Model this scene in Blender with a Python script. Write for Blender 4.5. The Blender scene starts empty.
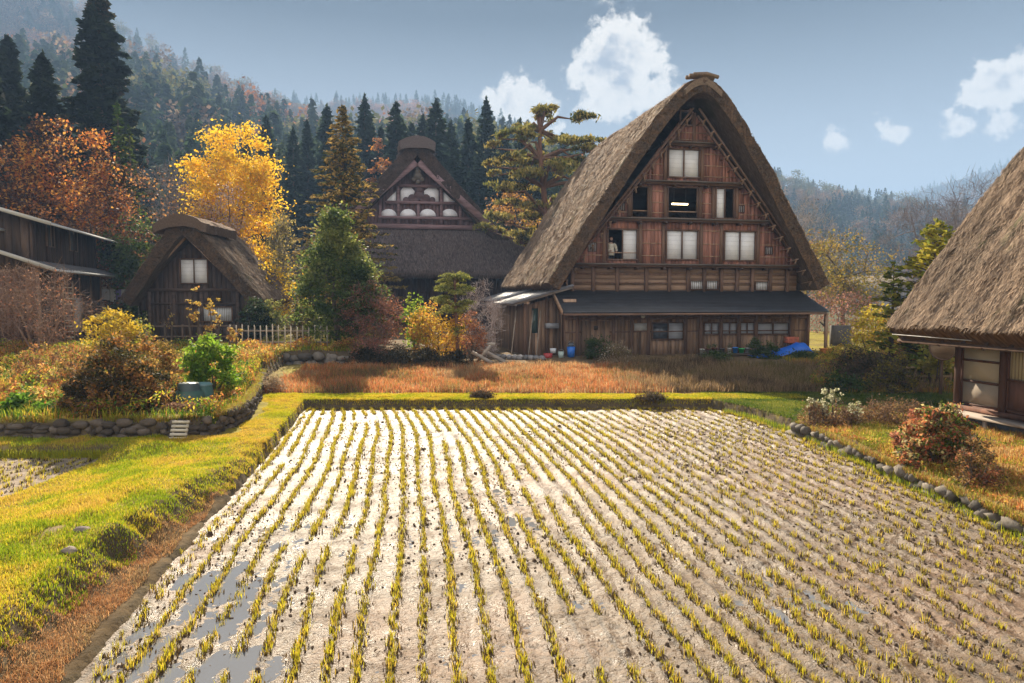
import bpy, math, random
import numpy as np

R = math.radians
rng = np.random.default_rng(11)
random.seed(5)
SC = bpy.context.scene
COL = SC.collection
pi = math.pi

# ------------------------------------------------------------------ camera
CAMZ = 3.3
PITCH = math.atan(43.5 / 700)
cd = bpy.data.cameras.new('camera')
cam = bpy.data.objects.new('camera', cd)
COL.objects.link(cam)
cam.location = (0, 0, CAMZ)
cam.rotation_euler = (pi / 2 - PITCH, 0, 0)
cd.sensor_width = 36
cd.lens = 36 * 700 / 1024
cd.clip_start = 0.1
cd.clip_end = 12000
SC.camera = cam


def ray(px, py):
    x = (px - 512) / 700
    y = (341.5 - py) / 700
    return np.array([x, math.cos(PITCH) + y * math.sin(PITCH), -math.sin(PITCH) + y * math.cos(PITCH)])


def at(px, py, Y):            # world point at depth Y
    d = ray(px, py)
    return np.array([0, 0, CAMZ]) + d * (Y / d[1])


def gp(px, py, z):            # world point on the level z
    d = ray(px, py)
    return np.array([0, 0, CAMZ]) + d * ((z - CAMZ) / d[2])


# ------------------------------------------------------------------ noise
def _hash(ix, iy, s):
    h = (ix.astype(np.int64) * 374761393 + iy.astype(np.int64) * 668265263 + s * 1442695041) & 0x7fffffff
    h = ((h ^ (h >> 13)) * 1274126177) & 0x7fffffff
    return ((h ^ (h >> 16)) & 0xffff) / 65535.0


def vnoise(x, y, s=0):
    x = np.asarray(x, float); y = np.asarray(y, float)
    ix = np.floor(x); iy = np.floor(y)
    fx = x - ix; fy = y - iy
    fx = fx * fx * (3 - 2 * fx); fy = fy * fy * (3 - 2 * fy)
    a = _hash(ix, iy, s); b = _hash(ix + 1, iy, s); c = _hash(ix, iy + 1, s); d = _hash(ix + 1, iy + 1, s)
    return (a * (1 - fx) + b * fx) * (1 - fy) + (c * (1 - fx) + d * fx) * fy


def fbm(x, y, s=0, o=4):
    r = 0; a = .5; t = 0
    for i in range(o):
        r = r + a * vnoise(x * 2 ** i, y * 2 ** i, s + i * 7); t += a; a *= .5
    return r / t


def ss(x, a, b):
    t = np.clip((np.asarray(x, float) - a) / (b - a), 0, 1)
    return t * t * (3 - 2 * t)


# ------------------------------------------------------------------ mesh collector
def rotm(az=0, tilt=0, roll=0):
    ca, sa = math.cos(az), math.sin(az)
    Rz = np.array([[ca, -sa, 0], [sa, ca, 0], [0, 0, 1]])
    ct, st = math.cos(tilt), math.sin(tilt)
    Rx = np.array([[1, 0, 0], [0, ct, -st], [0, st, ct]])
    cr, sr = math.cos(roll), math.sin(roll)
    Ry = np.array([[cr, 0, sr], [0, 1, 0], [-sr, 0, cr]])
    return Rz @ Rx @ Ry


def unit(v):
    v = np.asarray(v, float)
    return v / (np.linalg.norm(v, axis=-1, keepdims=True) + 1e-12)


FR = {}     # thing name -> (location, rotation)


class MB:
    def __init__(s):
        s.V = []; s.Q = []; s.T = []; s.C = []; s.U = []; s.n = 0

    def raw(s, V, Q=None, T=None, col=(.5, .5, .5), uv=None):
        V = np.asarray(V, float).reshape(-1, 3)
        m = len(V)
        if Q is not None and len(Q): s.Q.append(np.asarray(Q, np.int64).reshape(-1, 4) + s.n)
        if T is not None and len(T): s.T.append(np.asarray(T, np.int64).reshape(-1, 3) + s.n)
        c = np.asarray(col, float)
        if c.ndim == 1: c = np.tile(c[:3], (m, 1))
        s.V.append(V); s.C.append(c)
        s.U.append(np.zeros((m, 2)) if uv is None else np.asarray(uv, float).reshape(-1, 2))
        s.n += m
        return s

    def box(s, c, size, rot=None, col=(.5, .5, .5), taper=1.0):
        x, y, z = [a / 2 for a in size]
        t = taper
        v = np.array([[-x, -y, -z], [x, -y, -z], [x, y, -z], [-x, y, -z],
                      [-x * t, -y * t, z], [x * t, -y * t, z], [x * t, y * t, z], [-x * t, y * t, z]])
        if rot is not None: v = v @ rot.T
        return s.raw(v + np.asarray(c, float), [[0, 3, 2, 1], [4, 5, 6, 7], [0, 1, 5, 4], [1, 2, 6, 5], [2, 3, 7, 6], [3, 0, 4, 7]], None, col)

    def bx(s, x0, x1, y0, y1, z0, z1, col=(.5, .5, .5)):
        return s.box(((x0 + x1) / 2, (y0 + y1) / 2, (z0 + z1) / 2), (abs(x1 - x0), abs(y1 - y0), abs(z1 - z0)), None, col)

    def beam(s, a, b, w, h, col=(.5, .5, .5), up=(0, 0, 1)):
        a = np.asarray(a, float); b = np.asarray(b, float)
        d = unit(b - a); sd = np.cross(d, up)
        if np.linalg.norm(sd) < 1e-4: sd = np.array([1., 0, 0])
        sd = unit(sd); u = np.cross(sd, d)
        q = [(-1, -1), (1, -1), (1, 1), (-1, 1)]
        v = [a + sd * w / 2 * i + u * h / 2 * j for i, j in q] + [b + sd * w / 2 * i + u * h / 2 * j for i, j in q]
        return s.raw(v, [[0, 1, 2, 3], [7, 6, 5, 4], [0, 4, 5, 1], [1, 5, 6, 2], [2, 6, 7, 3], [3, 7, 4, 0]], None, col)

    def tube(s, pts, rad, n=6, col=(.5, .5, .5), cap=True):
        P = np.asarray(pts, float); m = len(P)
        rad = np.broadcast_to(np.asarray(rad, float), (m,))
        T = unit(np.gradient(P, axis=0))
        ref = np.array([0.3, 0.9, 0.1]) if abs(T[0][2]) > .8 else np.array([0, 0, 1.])
        A = unit(np.cross(T, ref)); B = np.cross(T, A)
        th = np.arange(n) * 2 * pi / n
        V = (P[:, None, :] + rad[:, None, None] * (A[:, None, :] * np.cos(th)[None, :, None] + B[:, None, :] * np.sin(th)[None, :, None])).reshape(-1, 3)
        i = np.arange(m - 1)[:, None] * n; j = np.arange(n)[None, :]; k = (j + 1) % n
        Q = np.stack([i + j, i + k, i + n + k, i + n + j], -1).reshape(-1, 4)
        T3 = []
        if cap:
            V = np.vstack([V, P[0], P[-1]])
            for a in range(n):
                T3.append([m * n, (a + 1) % n, a]); T3.append([m * n + 1, (m - 1) * n + a, (m - 1) * n + (a + 1) % n])
        return s.raw(V, Q, T3, col)

    def poly(s, pts, thick, nrm, col=(.5, .5, .5)):      # extruded convex polygon
        P = np.asarray(pts, float); nrm = np.asarray(nrm, float) * thick
        m = len(P)
        V = np.vstack([P, P + nrm])
        T = [[0, i, i + 1] for i in range(1, m - 1)] + [[m, m + i + 1, m + i] for i in range(1, m - 1)]
        Q = [[i, m + i, m + (i + 1) % m, (i + 1) % m] for i in range(m)]
        return s.raw(V, Q, T, col)

    def lathe(s, prof, c=(0, 0, 0), n=14, col=(.5, .5, .5), sx=1, sy=1):
        m = len(prof); th = np.arange(n) * 2 * pi / n
        V = np.array([[r * math.cos(t) * sx, r * math.sin(t) * sy, z] for r, z in prof for t in th]) + np.asarray(c, float)
        i = np.arange(m - 1)[:, None] * n; j = np.arange(n)[None, :]; k = (j + 1) % n
        Q = np.stack([i + j, i + k, i + n + k, i + n + j], -1).reshape(-1, 4)
        return s.raw(V, Q, None, col)

    def cards(s, C, w, h, col, N=None, U=None):
        """leaf-sized quads at the centres C, facing N, long axis U"""
        C = np.asarray(C, float); m = len(C)
        if m == 0: return s
        if N is None: N = unit(rng.normal(size=(m, 3)))
        if U is None: U = rng.normal(size=(m, 3))
        A = unit(np.cross(N, U)); B = unit(np.cross(A, N))
        w = np.broadcast_to(w, (m,))[:, None] / 2; h = np.broadcast_to(h, (m,))[:, None] / 2
        V = np.stack([C - B * h, C + A * w, C + B * h, C - A * w], 1).reshape(-1, 3)   # diamond
        col = np.asarray(col, float)
        if col.ndim == 1: col = np.tile(col, (m, 1))
        return s.raw(V, np.arange(4 * m).reshape(-1, 4), None, np.repeat(col, 4, 0))

    def blades(s, P, h, w, col, lean=.35, up=None):
        """curved grass blades"""
        P = np.asarray(P, float); m = len(P)
        if m == 0: return s
        h = np.broadcast_to(h, (m,))[:, None]; w = np.broadcast_to(w, (m,))[:, None]
        a = rng.uniform(0, 2 * pi, m)
        D = np.stack([np.cos(a), np.sin(a), np.zeros(m)], 1)
        b = a + pi / 2 + rng.normal(0, .5, m)
        S = np.stack([np.cos(b), np.sin(b), np.zeros(m)], 1)
        L = (rng.uniform(.1, 1, m) * lean)[:, None]
        Z = np.array([0, 0, 1.])
        M = P + D * L * h * .35 + Z * h * .6
        E = P + D * L * h * 1.0 + Z * h * (1 - .25 * L)
        V = np.stack([P - S * w / 2, P + S * w / 2, M + S * w * .4, M - S * w * .4, E], 1).reshape(-1, 3)
        o = np.arange(m)[:, None] * 5
        Q = o + np.array([[0, 1, 2, 3]]); T = o + np.array([[3, 2, 4]])
        col = np.asarray(col, float)
        if col.ndim == 1: col = np.tile(col, (m, 1))
        return s.raw(V, Q, T, np.repeat(col, 5, 0))

    def arrays(s):
        V = np.vstack(s.V); C = np.vstack(s.C); U = np.vstack(s.U)
        Q = np.vstack(s.Q) if s.Q else np.zeros((0, 4), int)
        T = np.vstack(s.T) if s.T else np.zeros((0, 3), int)
        return V, Q, T, C, U

    def mesh(s, name, m=None, smooth=False, frame=None):
        V, Q, T, C, U = s.arrays()
        if frame is not None:
            loc, rz = frame
            V = (V - np.asarray(loc)) @ rotm(rz)        # inverse rotation
        me = bpy.data.meshes.new(name)
        me.vertices.add(len(V)); me.vertices.foreach_set('co', V.astype(np.float32).ravel())
        nl = len(Q) * 4 + len(T) * 3
        me.loops.add(nl)
        me.loops.foreach_set('vertex_index', np.concatenate([Q.ravel(), T.ravel()]).astype(np.int32))
        me.polygons.add(len(Q) + len(T))
        st = np.concatenate([np.arange(len(Q)) * 4, len(Q) * 4 + np.arange(len(T)) * 3]).astype(np.int32)
        me.polygons.foreach_set('loop_start', st)
        if smooth: me.polygons.foreach_set('use_smooth', np.ones(len(Q) + len(T), bool))
        me.update(calc_edges=True)
        at_ = me.attributes.new('col', 'FLOAT_COLOR', 'POINT')
        at_.data.foreach_set('color', np.hstack([C, np.ones((len(C), 1))]).astype(np.float32).ravel())
        if np.abs(U).max() > 0:
            a2 = me.attributes.new('st', 'FLOAT_VECTOR', 'POINT')
            a2.data.foreach_set('vector', np.hstack([U, np.zeros((len(U), 1))]).astype(np.float32).ravel())
        if m: me.materials.append(m)
        return me

    def build(s, name, m, parent=None, smooth=False, local=False):
        """one mesh object; vertices are world points unless local"""
        fr = None
        if parent is not None and not local: fr = FR[parent.name]
        o = bpy.data.objects.new(name, s.mesh(name, m, smooth, fr))
        COL.objects.link(o)
        if parent is not None:
            o.parent = parent
            FR[o.name] = FR[parent.name]
        else:
            FR[o.name] = ((0, 0, 0), 0)
        return o


def tag(o, label=None, cat=None, group=None, kind=None):
    if label: o['label'] = label
    if cat: o['category'] = cat
    if group: o['group'] = group
    if kind: o['kind'] = kind
    return o


def thing(name, label, cat, loc=(0, 0, 0), rz=0, group=None):
    o = bpy.data.objects.new(name, None)
    COL.objects.link(o)
    o.location = loc; o.rotation_euler = (0, 0, rz); o.empty_display_size = .2
    FR[o.name] = (tuple(float(a) for a in loc), rz)
    return tag(o, label, cat, group)


def solo(mb, name, m, label, cat, loc=None, group=None, smooth=False):
    """a thing made of one mesh, with its origin at loc"""
    loc = (0, 0, 0) if loc is None else tuple(float(a) for a in loc)
    o = bpy.data.objects.new(name, mb.mesh(name, m, smooth, (loc, 0)))
    COL.objects.link(o); o.location = loc
    FR[o.name] = (loc, 0)
    return tag(o, label, cat, group)


def dup(root, loc, rz=0, sc=1, label=None, group=None):
    r = root.copy(); COL.objects.link(r)
    r.location = loc; r.rotation_euler = (0, 0, rz); r.scale = (sc, sc, sc) if np.isscalar(sc) else sc
    if label: r['label'] = label
    if group: r['group'] = group
    for ch in list(root.children):
        c = ch.copy(); COL.objects.link(c); c.parent = r
        for g in list(ch.children):
            d = g.copy(); COL.objects.link(d); d.parent = c
    return r


# ------------------------------------------------------------------ materials
_M = {}


def mat(name, rough=.8, trans=0., spec=.3, metal=0., bump=None, var=.25, vscale=6., stretch=(1, 1, 1), st=False, bdist=.02, emit=None, sheen=0):
    if name in _M: return _M[name]
    m = bpy.data.materials.new(name); m.use_nodes = True
    nt = m.node_tree; N = nt.nodes; L = nt.links
    N.clear()
    out = N.new('ShaderNodeOutputMaterial')
    b = N.new('ShaderNodeBsdfPrincipled')
    b.inputs['Roughness'].default_value = rough
    b.inputs['Specular IOR Level'].default_value = spec
    b.inputs['Metallic'].default_value = metal
    at_ = N.new('ShaderNodeAttribute'); at_.attribute_name = 'col'
    colsock = at_.outputs['Color']
    if st:
        tc = N.new('ShaderNodeAttribute'); tc.attribute_name = 'st'; vec = tc.outputs['Vector']
    else:
        tc = N.new('ShaderNodeTexCoord'); vec = tc.outputs['Object']
    mp = N.new('ShaderNodeMapping'); mp.inputs['Scale'].default_value = stretch
    L.new(vec, mp.inputs['Vector'])
    if var > 0:
        nz = N.new('ShaderNodeTexNoise'); nz.inputs['Scale'].default_value = vscale; nz.inputs['Detail'].default_value = 6
        nz.inputs['Roughness'].default_value = .65
        L.new(mp.outputs[0], nz.inputs['Vector'])
        mr = N.new('ShaderNodeMapRange'); mr.inputs[1].default_value = .3; mr.inputs[2].default_value = .7
        mr.inputs[3].default_value = 1 - var; mr.inputs[4].default_value = 1 + var
        L.new(nz.outputs['Fac'], mr.inputs[0])
        mx = N.new('ShaderNodeVectorMath'); mx.operation = 'SCALE'
        L.new(colsock, mx.inputs[0]); L.new(mr.outputs[0], mx.inputs['Scale'])
        colsock = mx.outputs[0]
    L.new(colsock, b.inputs['Base Color'])
    if bump:
        nb = N.new('ShaderNodeTexNoise'); nb.inputs['Scale'].default_value = bump[0]; nb.inputs['Detail'].default_value = 8
        nb.inputs['Roughness'].default_value = .6
        L.new(mp.outputs[0], nb.inputs['Vector'])
        bp = N.new('ShaderNodeBump'); bp.inputs['Strength'].default_value = bump[1]; bp.inputs['Distance'].default_value = bdist
        L.new(nb.outputs['Fac'], bp.inputs['Height']); L.new(bp.outputs[0], b.inputs['Normal'])
    if emit:
        b.inputs['Emission Color'].default_value = (*emit[:3], 1); b.inputs['Emission Strength'].default_value = emit[3]
    sh = b.outputs[0]
    if trans > 0:
        t = N.new('ShaderNodeBsdfTranslucent'); L.new(colsock, t.inputs['Color'])
        ms = N.new('ShaderNodeMixShader'); ms.inputs[0].default_value = trans
        L.new(sh, ms.inputs[1]); L.new(t.outputs[0], ms.inputs[2]); sh = ms.outputs[0]
    L.new(sh, out.inputs['Surface'])
    m.use_backface_culling = False
    _M[name] = m
    return m


LEAF = mat('leaf', .6, .55, .15, var=0)
NEEDLE = mat('needle', .85, .42, .06, var=0)
BARK = mat('bark', .9, 0, .2, bump=(20, .6), var=.3, vscale=9, stretch=(1, 1, .3))
GRASS = mat('grass_blade', .55, .5, .3, var=0)
DRY = mat('dry_grass', .7, .5, .2, var=0)
WOOD = mat('weathered_wood', .75, 0, .25, bump=(14, .5), var=.45, vscale=5, stretch=(1, 1, .12), bdist=.01)
WOODH = mat('weathered_wood_level', .75, 0, .25, bump=(14, .5), var=.45, vscale=5, stretch=(.12, .12, 1), bdist=.01)
PAPER = mat('shoji_paper', .8, .15, .2, var=.05, vscale=3)
PLASTER = mat('plaster', .85, 0, .2, var=.08, vscale=2)
THATCH = mat('thatch', .9, 0, .1, bump=(7, 1.0), var=.55, vscale=4.0, stretch=(4, .8, 1), st=True, bdist=.09)
STRAW = mat('straw', .8, .2, .15, var=0)
TIN = mat('roof_metal', .42, 0, .5, metal=.0, var=.25, vscale=1.5, bump=(3, .15))
STONE = mat('stone', .85, 0, .3, bump=(6, .8), var=.35, vscale=5, bdist=.03)
PLASTIC = mat('plastic', .45, 0, .5, var=.12, vscale=5)
CLOTH = mat('cloth', .8, 0, .2, var=.1, vscale=8, bump=(20, .3))
TARP = mat('tarp', .38, .1, .5, var=.1, vscale=5, bump=(9, .6), bdist=.04)
SKIN = mat('skin', .6, 0, .3, var=.05)
GLASS = mat('window_glass', .12, 0, .6, var=.1)
DARK = mat('dark_interior', .95, 0, .05, var=0)
SOIL = mat('soil', .9, 0, .2, bump=(12, .9), var=.35, vscale=3, bdist=.03)


def pal(cols, n, jitter=.25):
    cols = np.asarray(cols, float); i = rng.integers(0, len(cols), n)
    return cols[i] * rng.uniform(1 - jitter, 1 + jitter, (n, 1))
# ------------------------------------------------------------------ levels of the land
def xl(y): return np.interp(y, [2, 5.82, 7.47, 9.79, 12.54, 20.5, 21], [-3.4, -3.71, -4.02, -4.38, -4.76, -6.12, -6.2])
def sw(y): return np.interp(y, [3, 7.5, 10, 12.5, 14], [.98, .70, .42, .12, 0])
def xr(y): return np.interp(y, [2, 14, 17, 19, 20.7], [7.0, 7.0, 6.95, 6.6, 5.9])
def xw(y): return np.interp(y, [15, 15.4, 17.4, 20.8, 25.3, 29.5, 30.1], [-7.2, -6.6, -6.75, -7.7, -9.0, -9.6, -3.2])
PB = 20.75


def H(x, y):
    x = np.asarray(x, float); y = np.asarray(y, float)
    n1 = fbm(x * .7, y * .7, 3) - .5
    n2 = fbm(x * 3, y * 3, 9) - .5
    z = .28 + .22 * ss(y, 22, 29) + n1 * .08 * ss(y, 21.5, 23)
    # left grass bank and the lane beside the wall
    bank = .40 - .14 * ss(y, 10, 14) + n1 * .20 * (1 - ss(y, 14, 18)) + n2 * .09
    bank = bank + (.07 - bank) * .9 * ss(-x, 5.6, 8.0) * (1 - ss(y, 13.3, 14.2))
    inbank = (x < 0) & (y < 21.2)
    z = np.where(inbank, bank, z)
    # right bed
    zr = .30 + .12 * ss(x, 7.2, 10) + n1 * .12 + n2 * .05
    z = np.where((x > 6.5) & (y < 17), zr, z)
    # small paddy on the left
    e = 1 - np.clip(ss(x, -8.35, -8.1) + ss(y, 14.2, 14.35), 0, 1)
    z = z * (1 - e) + (-.08) * e
    # strip with dry red grass below the bank cliff
    cliff = xl(y) - sw(y) + n2 * .25
    st_ = ss(x, cliff - .30, cliff + .22) * (x < 0) * (y < 14.5)
    z = z * (1 - st_) + (.05 + n2 * .06) * st_
    # main paddy
    jl = n2 * .12
    inside = ss(x, xl(y) - .08 + jl, xl(y) + .04 + jl) * (1 - ss(x, xr(y) - .02 + jl, xr(y) + .12 + jl)) * (1 - ss(y, PB - .05, PB + .06))
    z = z * (1 - inside) + (-.25) * inside
    # left terrace behind the stone wall
    t = ss(y, 15.0, 15.1) * ss(xw(y) - x, 0, .12)
    zt = .66 + .40 * ss(y, 15, 30) + n1 * .15
    t2 = ss(y, 30, 30.15) * ss((-3.2 - x) / (.6 + np.clip(y - 31, 0, 99) * .5), 0, 1)
    t = np.maximum(t, t2)
    z = z * (1 - t) + zt * t
    # land rises gently far to the left
    z = z + np.clip((-x - 22) * .10, 0, 6) * ss(y, 20, 40)
    return z


def spaced(a, b, d0, lo, hi, g=1.13):
    mid = list(np.arange(a, b, d0)); s = d0; p = mid[-1]; up = []
    while p < hi: s *= g; p += s; up.append(p)
    s = d0; p = a; dn = []
    while p > lo: s *= g; p -= s; dn.append(p)
    return np.array(dn[::-1] + mid + up)


def grid(mb, X, Y, Z, C):
    ny, nx = X.shape
    V = np.stack([X, Y, Z], -1).reshape(-1, 3)
    i = np.arange(ny - 1)[:, None] * nx; j = np.arange(nx - 1)[None, :]
    Q = np.stack([i + j, i + j + 1, i + nx + j + 1, i + nx + j], -1).reshape(-1, 4)
    mb.raw(V, Q, None, C.reshape(-1, 3))


gx = spaced(-14, 13, .085, -3500, 3500); gy = spaced(3, 32, .085, -60, 3500)
X, Y = np.meshgrid(gx, gy)
Z = H(X, Y)
n = fbm(X * .5, Y * .5, 21)[..., None]; nn = fbm(X * 4, Y * 4, 23)[..., None]
C = np.array([.27, .22, .035]) * (.7 + .6 * nn)                                   # short turf
dirt = np.array([.16, .11, .06]) * (.7 + .6 * nn)
red = np.array([.20, .09, .035]) * (.7 + .6 * nn)
C = C * (1 - ss(n, .48, .62)) + (C * .5 + dirt * .5) * ss(n, .48, .62)
strip = ((X > xl(Y) - sw(Y) - .3) & (X < xl(Y) + .3) & (Y < 14))[..., None]
C = np.where(strip, np.array([.11, .075, .04]) * (.6 + .8 * nn), C)
field = ((Y > 21.9) & (X > -8) & (X < 14))[..., None]
C = np.where(field, dirt, C)
gr = np.hypot(*np.gradient(Z))[..., None] / .085
C = np.where((gr > .9) & (Y[..., None] < 33), np.array([.10, .075, .045]), C)
patch = ss(fbm(X * 2.1, Y * 2.1, 31, 6), .74, .80)[..., None] * (X < -3.5)[..., None] * (Y < 15)[..., None]
C = C * (1 - patch) + np.array([.27, .20, .11]) * patch
far = (Y > 60)[..., None]
C = np.where(far, np.array([.10, .10, .05]), C)
mb = MB(); grid(mb, X, Y, Z, C)
ground = mb.build('ground', mat('ground_turf', .95, 0, .1, bump=(9, .9), var=.35, vscale=3, bdist=.04), smooth=True)
tag(ground, kind='structure')

# ------------------------------------------------------------------ paddy mud: real relief, water lies in its hollows
def rowx(k, y):
    """x of rice row k at depth y"""
    b = np.clip(y - 13.5, 0, None)
    return -.02 + k * .300 + .05 * (vnoise(np.asarray(y) * 1.1 + k * 3.7, np.asarray(k) * 1.0 + 0 * np.asarray(y), 88) - .5) - (y - 5) * .142 * 1.0 - .008 * b ** 2 * (1 - ss(k, 6, 22) * .7) + .03 * np.sin(y * .9 + k * .4)


def mud(x, y):
    k = (x + .02 + (y - 5) * .142 + .008 * np.clip(y - 13.5, 0, None) ** 2 * (1 - ss(x, 0, 5) * .7)) / .300
    ph = np.cos(2 * pi * k)
    n1 = fbm(x * .55, y * .4, 40) - .5
    n2 = fbm(x * 5, y * 3.5, 41, 5) - .5
    n3 = fbm(x * 22, y * 22, 45, 3) - .5
    crack = np.abs(fbm(x * 7, y * 11, 47, 3) - .5)
    z = .005 + n1 * .075 + ph * .008 + n2 * .046 + n3 * .026 - .012 * (1 - ss(crack, 0, .035))
    wl = np.exp(-((x - (xl(y) + 1.0)) / .7) ** 2) * (1 - ss(y, 9, 13)) * (.016 + .07 * (fbm(x * 1.6, y * 1.3, 81) - .35))
    wr = ss(x, 0, 3) * (1 - ss(y, 7, 12)) * .006
    clod = ss(fbm(x * 9, y * 9, 51, 2), .70, .80) * .06 * (ss(x, 1, 5) * .7 + ss(fbm(x * .8, y * .8, 53), .5, .62) * .8)
    return z - wl - wr + clod * .35


ys = [3.4]
while ys[-1] < PB + .1: ys.append(ys[-1] + max(.022, ys[-1] * .0032))
ys = np.array(ys)
us = np.linspace(0, 1, 560)
Y2, Uu = np.meshgrid(ys, us, indexing='ij')
X2 = (xl(Y2) - .12) * (1 - Uu) + (xr(Y2) + .14) * Uu
Z2 = mud(X2, Y2)
nn = fbm(X2 * 3, Y2 * 3, 60)[..., None]; n4 = fbm(X2 * .7, Y2 * .7, 61)[..., None]
C2 = np.array([.135, .082, .042]) * (.75 + .5 * nn)
C2 = C2 * (1 - .25 * ss(n4, .5, .65)) + np.array([.26, .13, .07]) * .25 * ss(n4, .5, .65)
cr_ = 1 - ss(np.abs(fbm(X2 * 6, Y2 * 10, 47, 4) - .5), .004, .03)
C2 = C2 * (1 - .55 * cr_ * ss(fbm(X2 * 1.5, Y2 * 1.5, 66), .42, .6))[..., None]
C2 = C2 * (1 - .45 * ss(np.cos(2 * pi * (X2 + .02 + (Y2 - 5) * .142 + .008 * np.clip(Y2 - 13.5, 0, None) ** 2 * (1 - ss(X2, 0, 5) * .7)) / .300), .78, 1.0))[..., None]  # tuft shade put into the mud colour along the rows
mb = MB(); grid(mb, X2, Y2, Z2, C2)
mm = mat('paddy_mud', .48, 0, .62, bump=(46, 1.0), var=.35, vscale=14, bdist=.02)
_nt = mm.node_tree; _b = [n for n in _nt.nodes if n.type == 'BSDF_PRINCIPLED'][0]
_tc = _nt.nodes.new('ShaderNodeTexCoord'); _nz = _nt.nodes.new('ShaderNodeTexNoise'); _nz.inputs['Scale'].default_value = 1.6; _nz.inputs['Detail'].default_value = 12; _nz.inputs['Roughness'].default_value = .72
_mr = _nt.nodes.new('ShaderNodeMapRange'); _mr.inputs[1].default_value = .38; _mr.inputs[2].default_value = .62; _mr.inputs[3].default_value = .34; _mr.inputs[4].default_value = .68
_nt.links.new(_tc.outputs['Object'], _nz.inputs['Vector']); _nt.links.new(_nz.outputs['Fac'], _mr.inputs[0]); _nt.links.new(_mr.outputs[0], _b.inputs['Roughness'])
tag(mb.build('paddy_mud', mm, smooth=True), kind='structure')


def water_mat():
    m = bpy.data.materials.new('paddy_water'); m.use_nodes = True
    nt = m.node_tree; b = nt.nodes['Principled BSDF']
    b.inputs['Base Color'].default_value = (.17, .17, .18, 1); b.inputs['Roughness'].default_value = .04
    b.inputs['Specular IOR Level'].default_value = 1.0
    tc = nt.nodes.new('ShaderNodeTexCoord'); nz = nt.nodes.new('ShaderNodeTexNoise'); nz.inputs['Scale'].default_value = 6
    bp = nt.nodes.new('ShaderNodeBump'); bp.inputs['Strength'].default_value = .12; bp.inputs['Distance'].default_value = .02
    nt.links.new(tc.outputs['Object'], nz.inputs['Vector']); nt.links.new(nz.outputs['Fac'], bp.inputs['Height']); nt.links.new(bp.outputs[0], b.inputs['Normal'])
    return m


WATER = water_mat()
mb = MB()
yy = np.linspace(3.4, PB + .05, 40); V = []
for y in yy: V += [[xl(y) - .14, y, -.030], [xr(y) + .1, y, -.030]]
mb.raw(V, [[2 * i, 2 * i + 1, 2 * i + 3, 2 * i + 2] for i in range(39)], None, (.1, .1, .1))
tag(mb.build('paddy_water', WATER), kind='structure')

# small paddy beyond the left bank
xs2 = np.arange(-26, -8.22, .06); ys2 = np.arange(7.0, 14.4, .05)
X3, Y3 = np.meshgrid(xs2, ys2)
Z3 = .02 + (fbm(X3 * 2, Y3 * 2, 70) - .5) * .08 + (fbm(X3 * 9, Y3 * 9, 71) - .5) * .05
C3 = np.array([.26, .20, .15]) * (.7 + .6 * fbm(X3 * 5, Y3 * 5, 72))[..., None]
mb = MB(); grid(mb, X3, Y3, Z3, C3)
tag(mb.build('small_paddy_mud', mat('dry_mud', .85, 0, .2, bump=(30, .9), var=.35, vscale=12), smooth=True), kind='structure')

# ------------------------------------------------------------------ rice stubble
def tuft(seed, nb=26, h=.16):
    mb = MB()
    r_ = np.random.default_rng(seed)
    P = np.stack([r_.normal(0, .017, nb), r_.normal(0, .032, nb), np.zeros(nb) - .01], 1)
    hh = h * r_.uniform(.5, 1.15, nb)
    c = np.array([.66, .58, .03]) * r_.uniform(.7, 1.25, (nb, 1))
    yel = r_.random((nb, 1)) < .35
    c = np.where(yel, np.array([.72, .50, .07]) * r_.uniform(.7, 1.2, (nb, 1)), c)
    mb.blades(P, hh, .006, c, lean=.7)
    k = 9       # dark root clump of old stems and mud
    P = np.stack([r_.normal(0, .022, k), r_.normal(0, .036, k), np.zeros(k) - .015], 1)
    mb.blades(P, .055, .016, np.array([.10, .065, .03]) * r_.uniform(.6, 1.3, (k, 1)), lean=.6)
    return mb


TUFTS = [tuft(100 + i, 8 + i, .085 + .013 * (i % 4)) for i in range(8)]
cand = []
for k in range(-34, 66):
    y = 3.6 + random.random() * .2
    while y < PB - .12:
        x = float(rowx(k, y))
        y += random.uniform(.04, .07) if k < 14 else random.uniform(.07, .13)
        if not (xl(y) + .10 < x < xr(y) - .08): continue
        right = ss(x, 1.5, 4)
        x += random.gauss(0, .012 + .03 * right)
        if random.random() < .05 + .12 * right: continue
        if vnoise(x * 1.3, y * 1.3, 77) < .14: continue
        cand.append((x, y))
for y in np.arange(5.2, 20.6, .09):       # the dense fringe along the left, right and back edge
    cand.append((float(xl(y)) + .10 + random.gauss(0, .05), y))
    cand.append((float(xr(y)) - .10 + random.gauss(0, .10), y))
    if y > 9: cand.append((float(xr(y)) - .30 + random.gauss(0, .12), y))
for x in np.arange(-6.0, 5.9, .075): cand.append((x, PB - .10 + random.gauss(0, .03)))
cand = np.array(cand)
cz = mud(cand[:, 0], cand[:, 1])
inview = (np.abs(cand[:, 0] / cand[:, 1]) < .735) & (cand[:, 1] > 5.75)
order = np.argsort(np.where(inview, cand[:, 1], 1e9))
tmesh = [t.mesh('rice_tuft', GRASS) for t in TUFTS]
near_set = set(order[:300].tolist())
for q, i in enumerate(order[:300]):
    o = bpy.data.objects.new('rice_tuft', tmesh[q % 8]); COL.objects.link(o)
    o.location = (cand[i, 0], cand[i, 1], cz[i]); o.rotation_euler = (0, 0, random.uniform(0, 6.3))
    s = random.uniform(.5, 1.25); o.scale = (s, s, s)
    tag(o, 'yellow green rice stubble tuft in the nearest part of the muddy paddy rows', 'rice tuft', 'rice stubble tufts nearest in the paddy')


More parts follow.
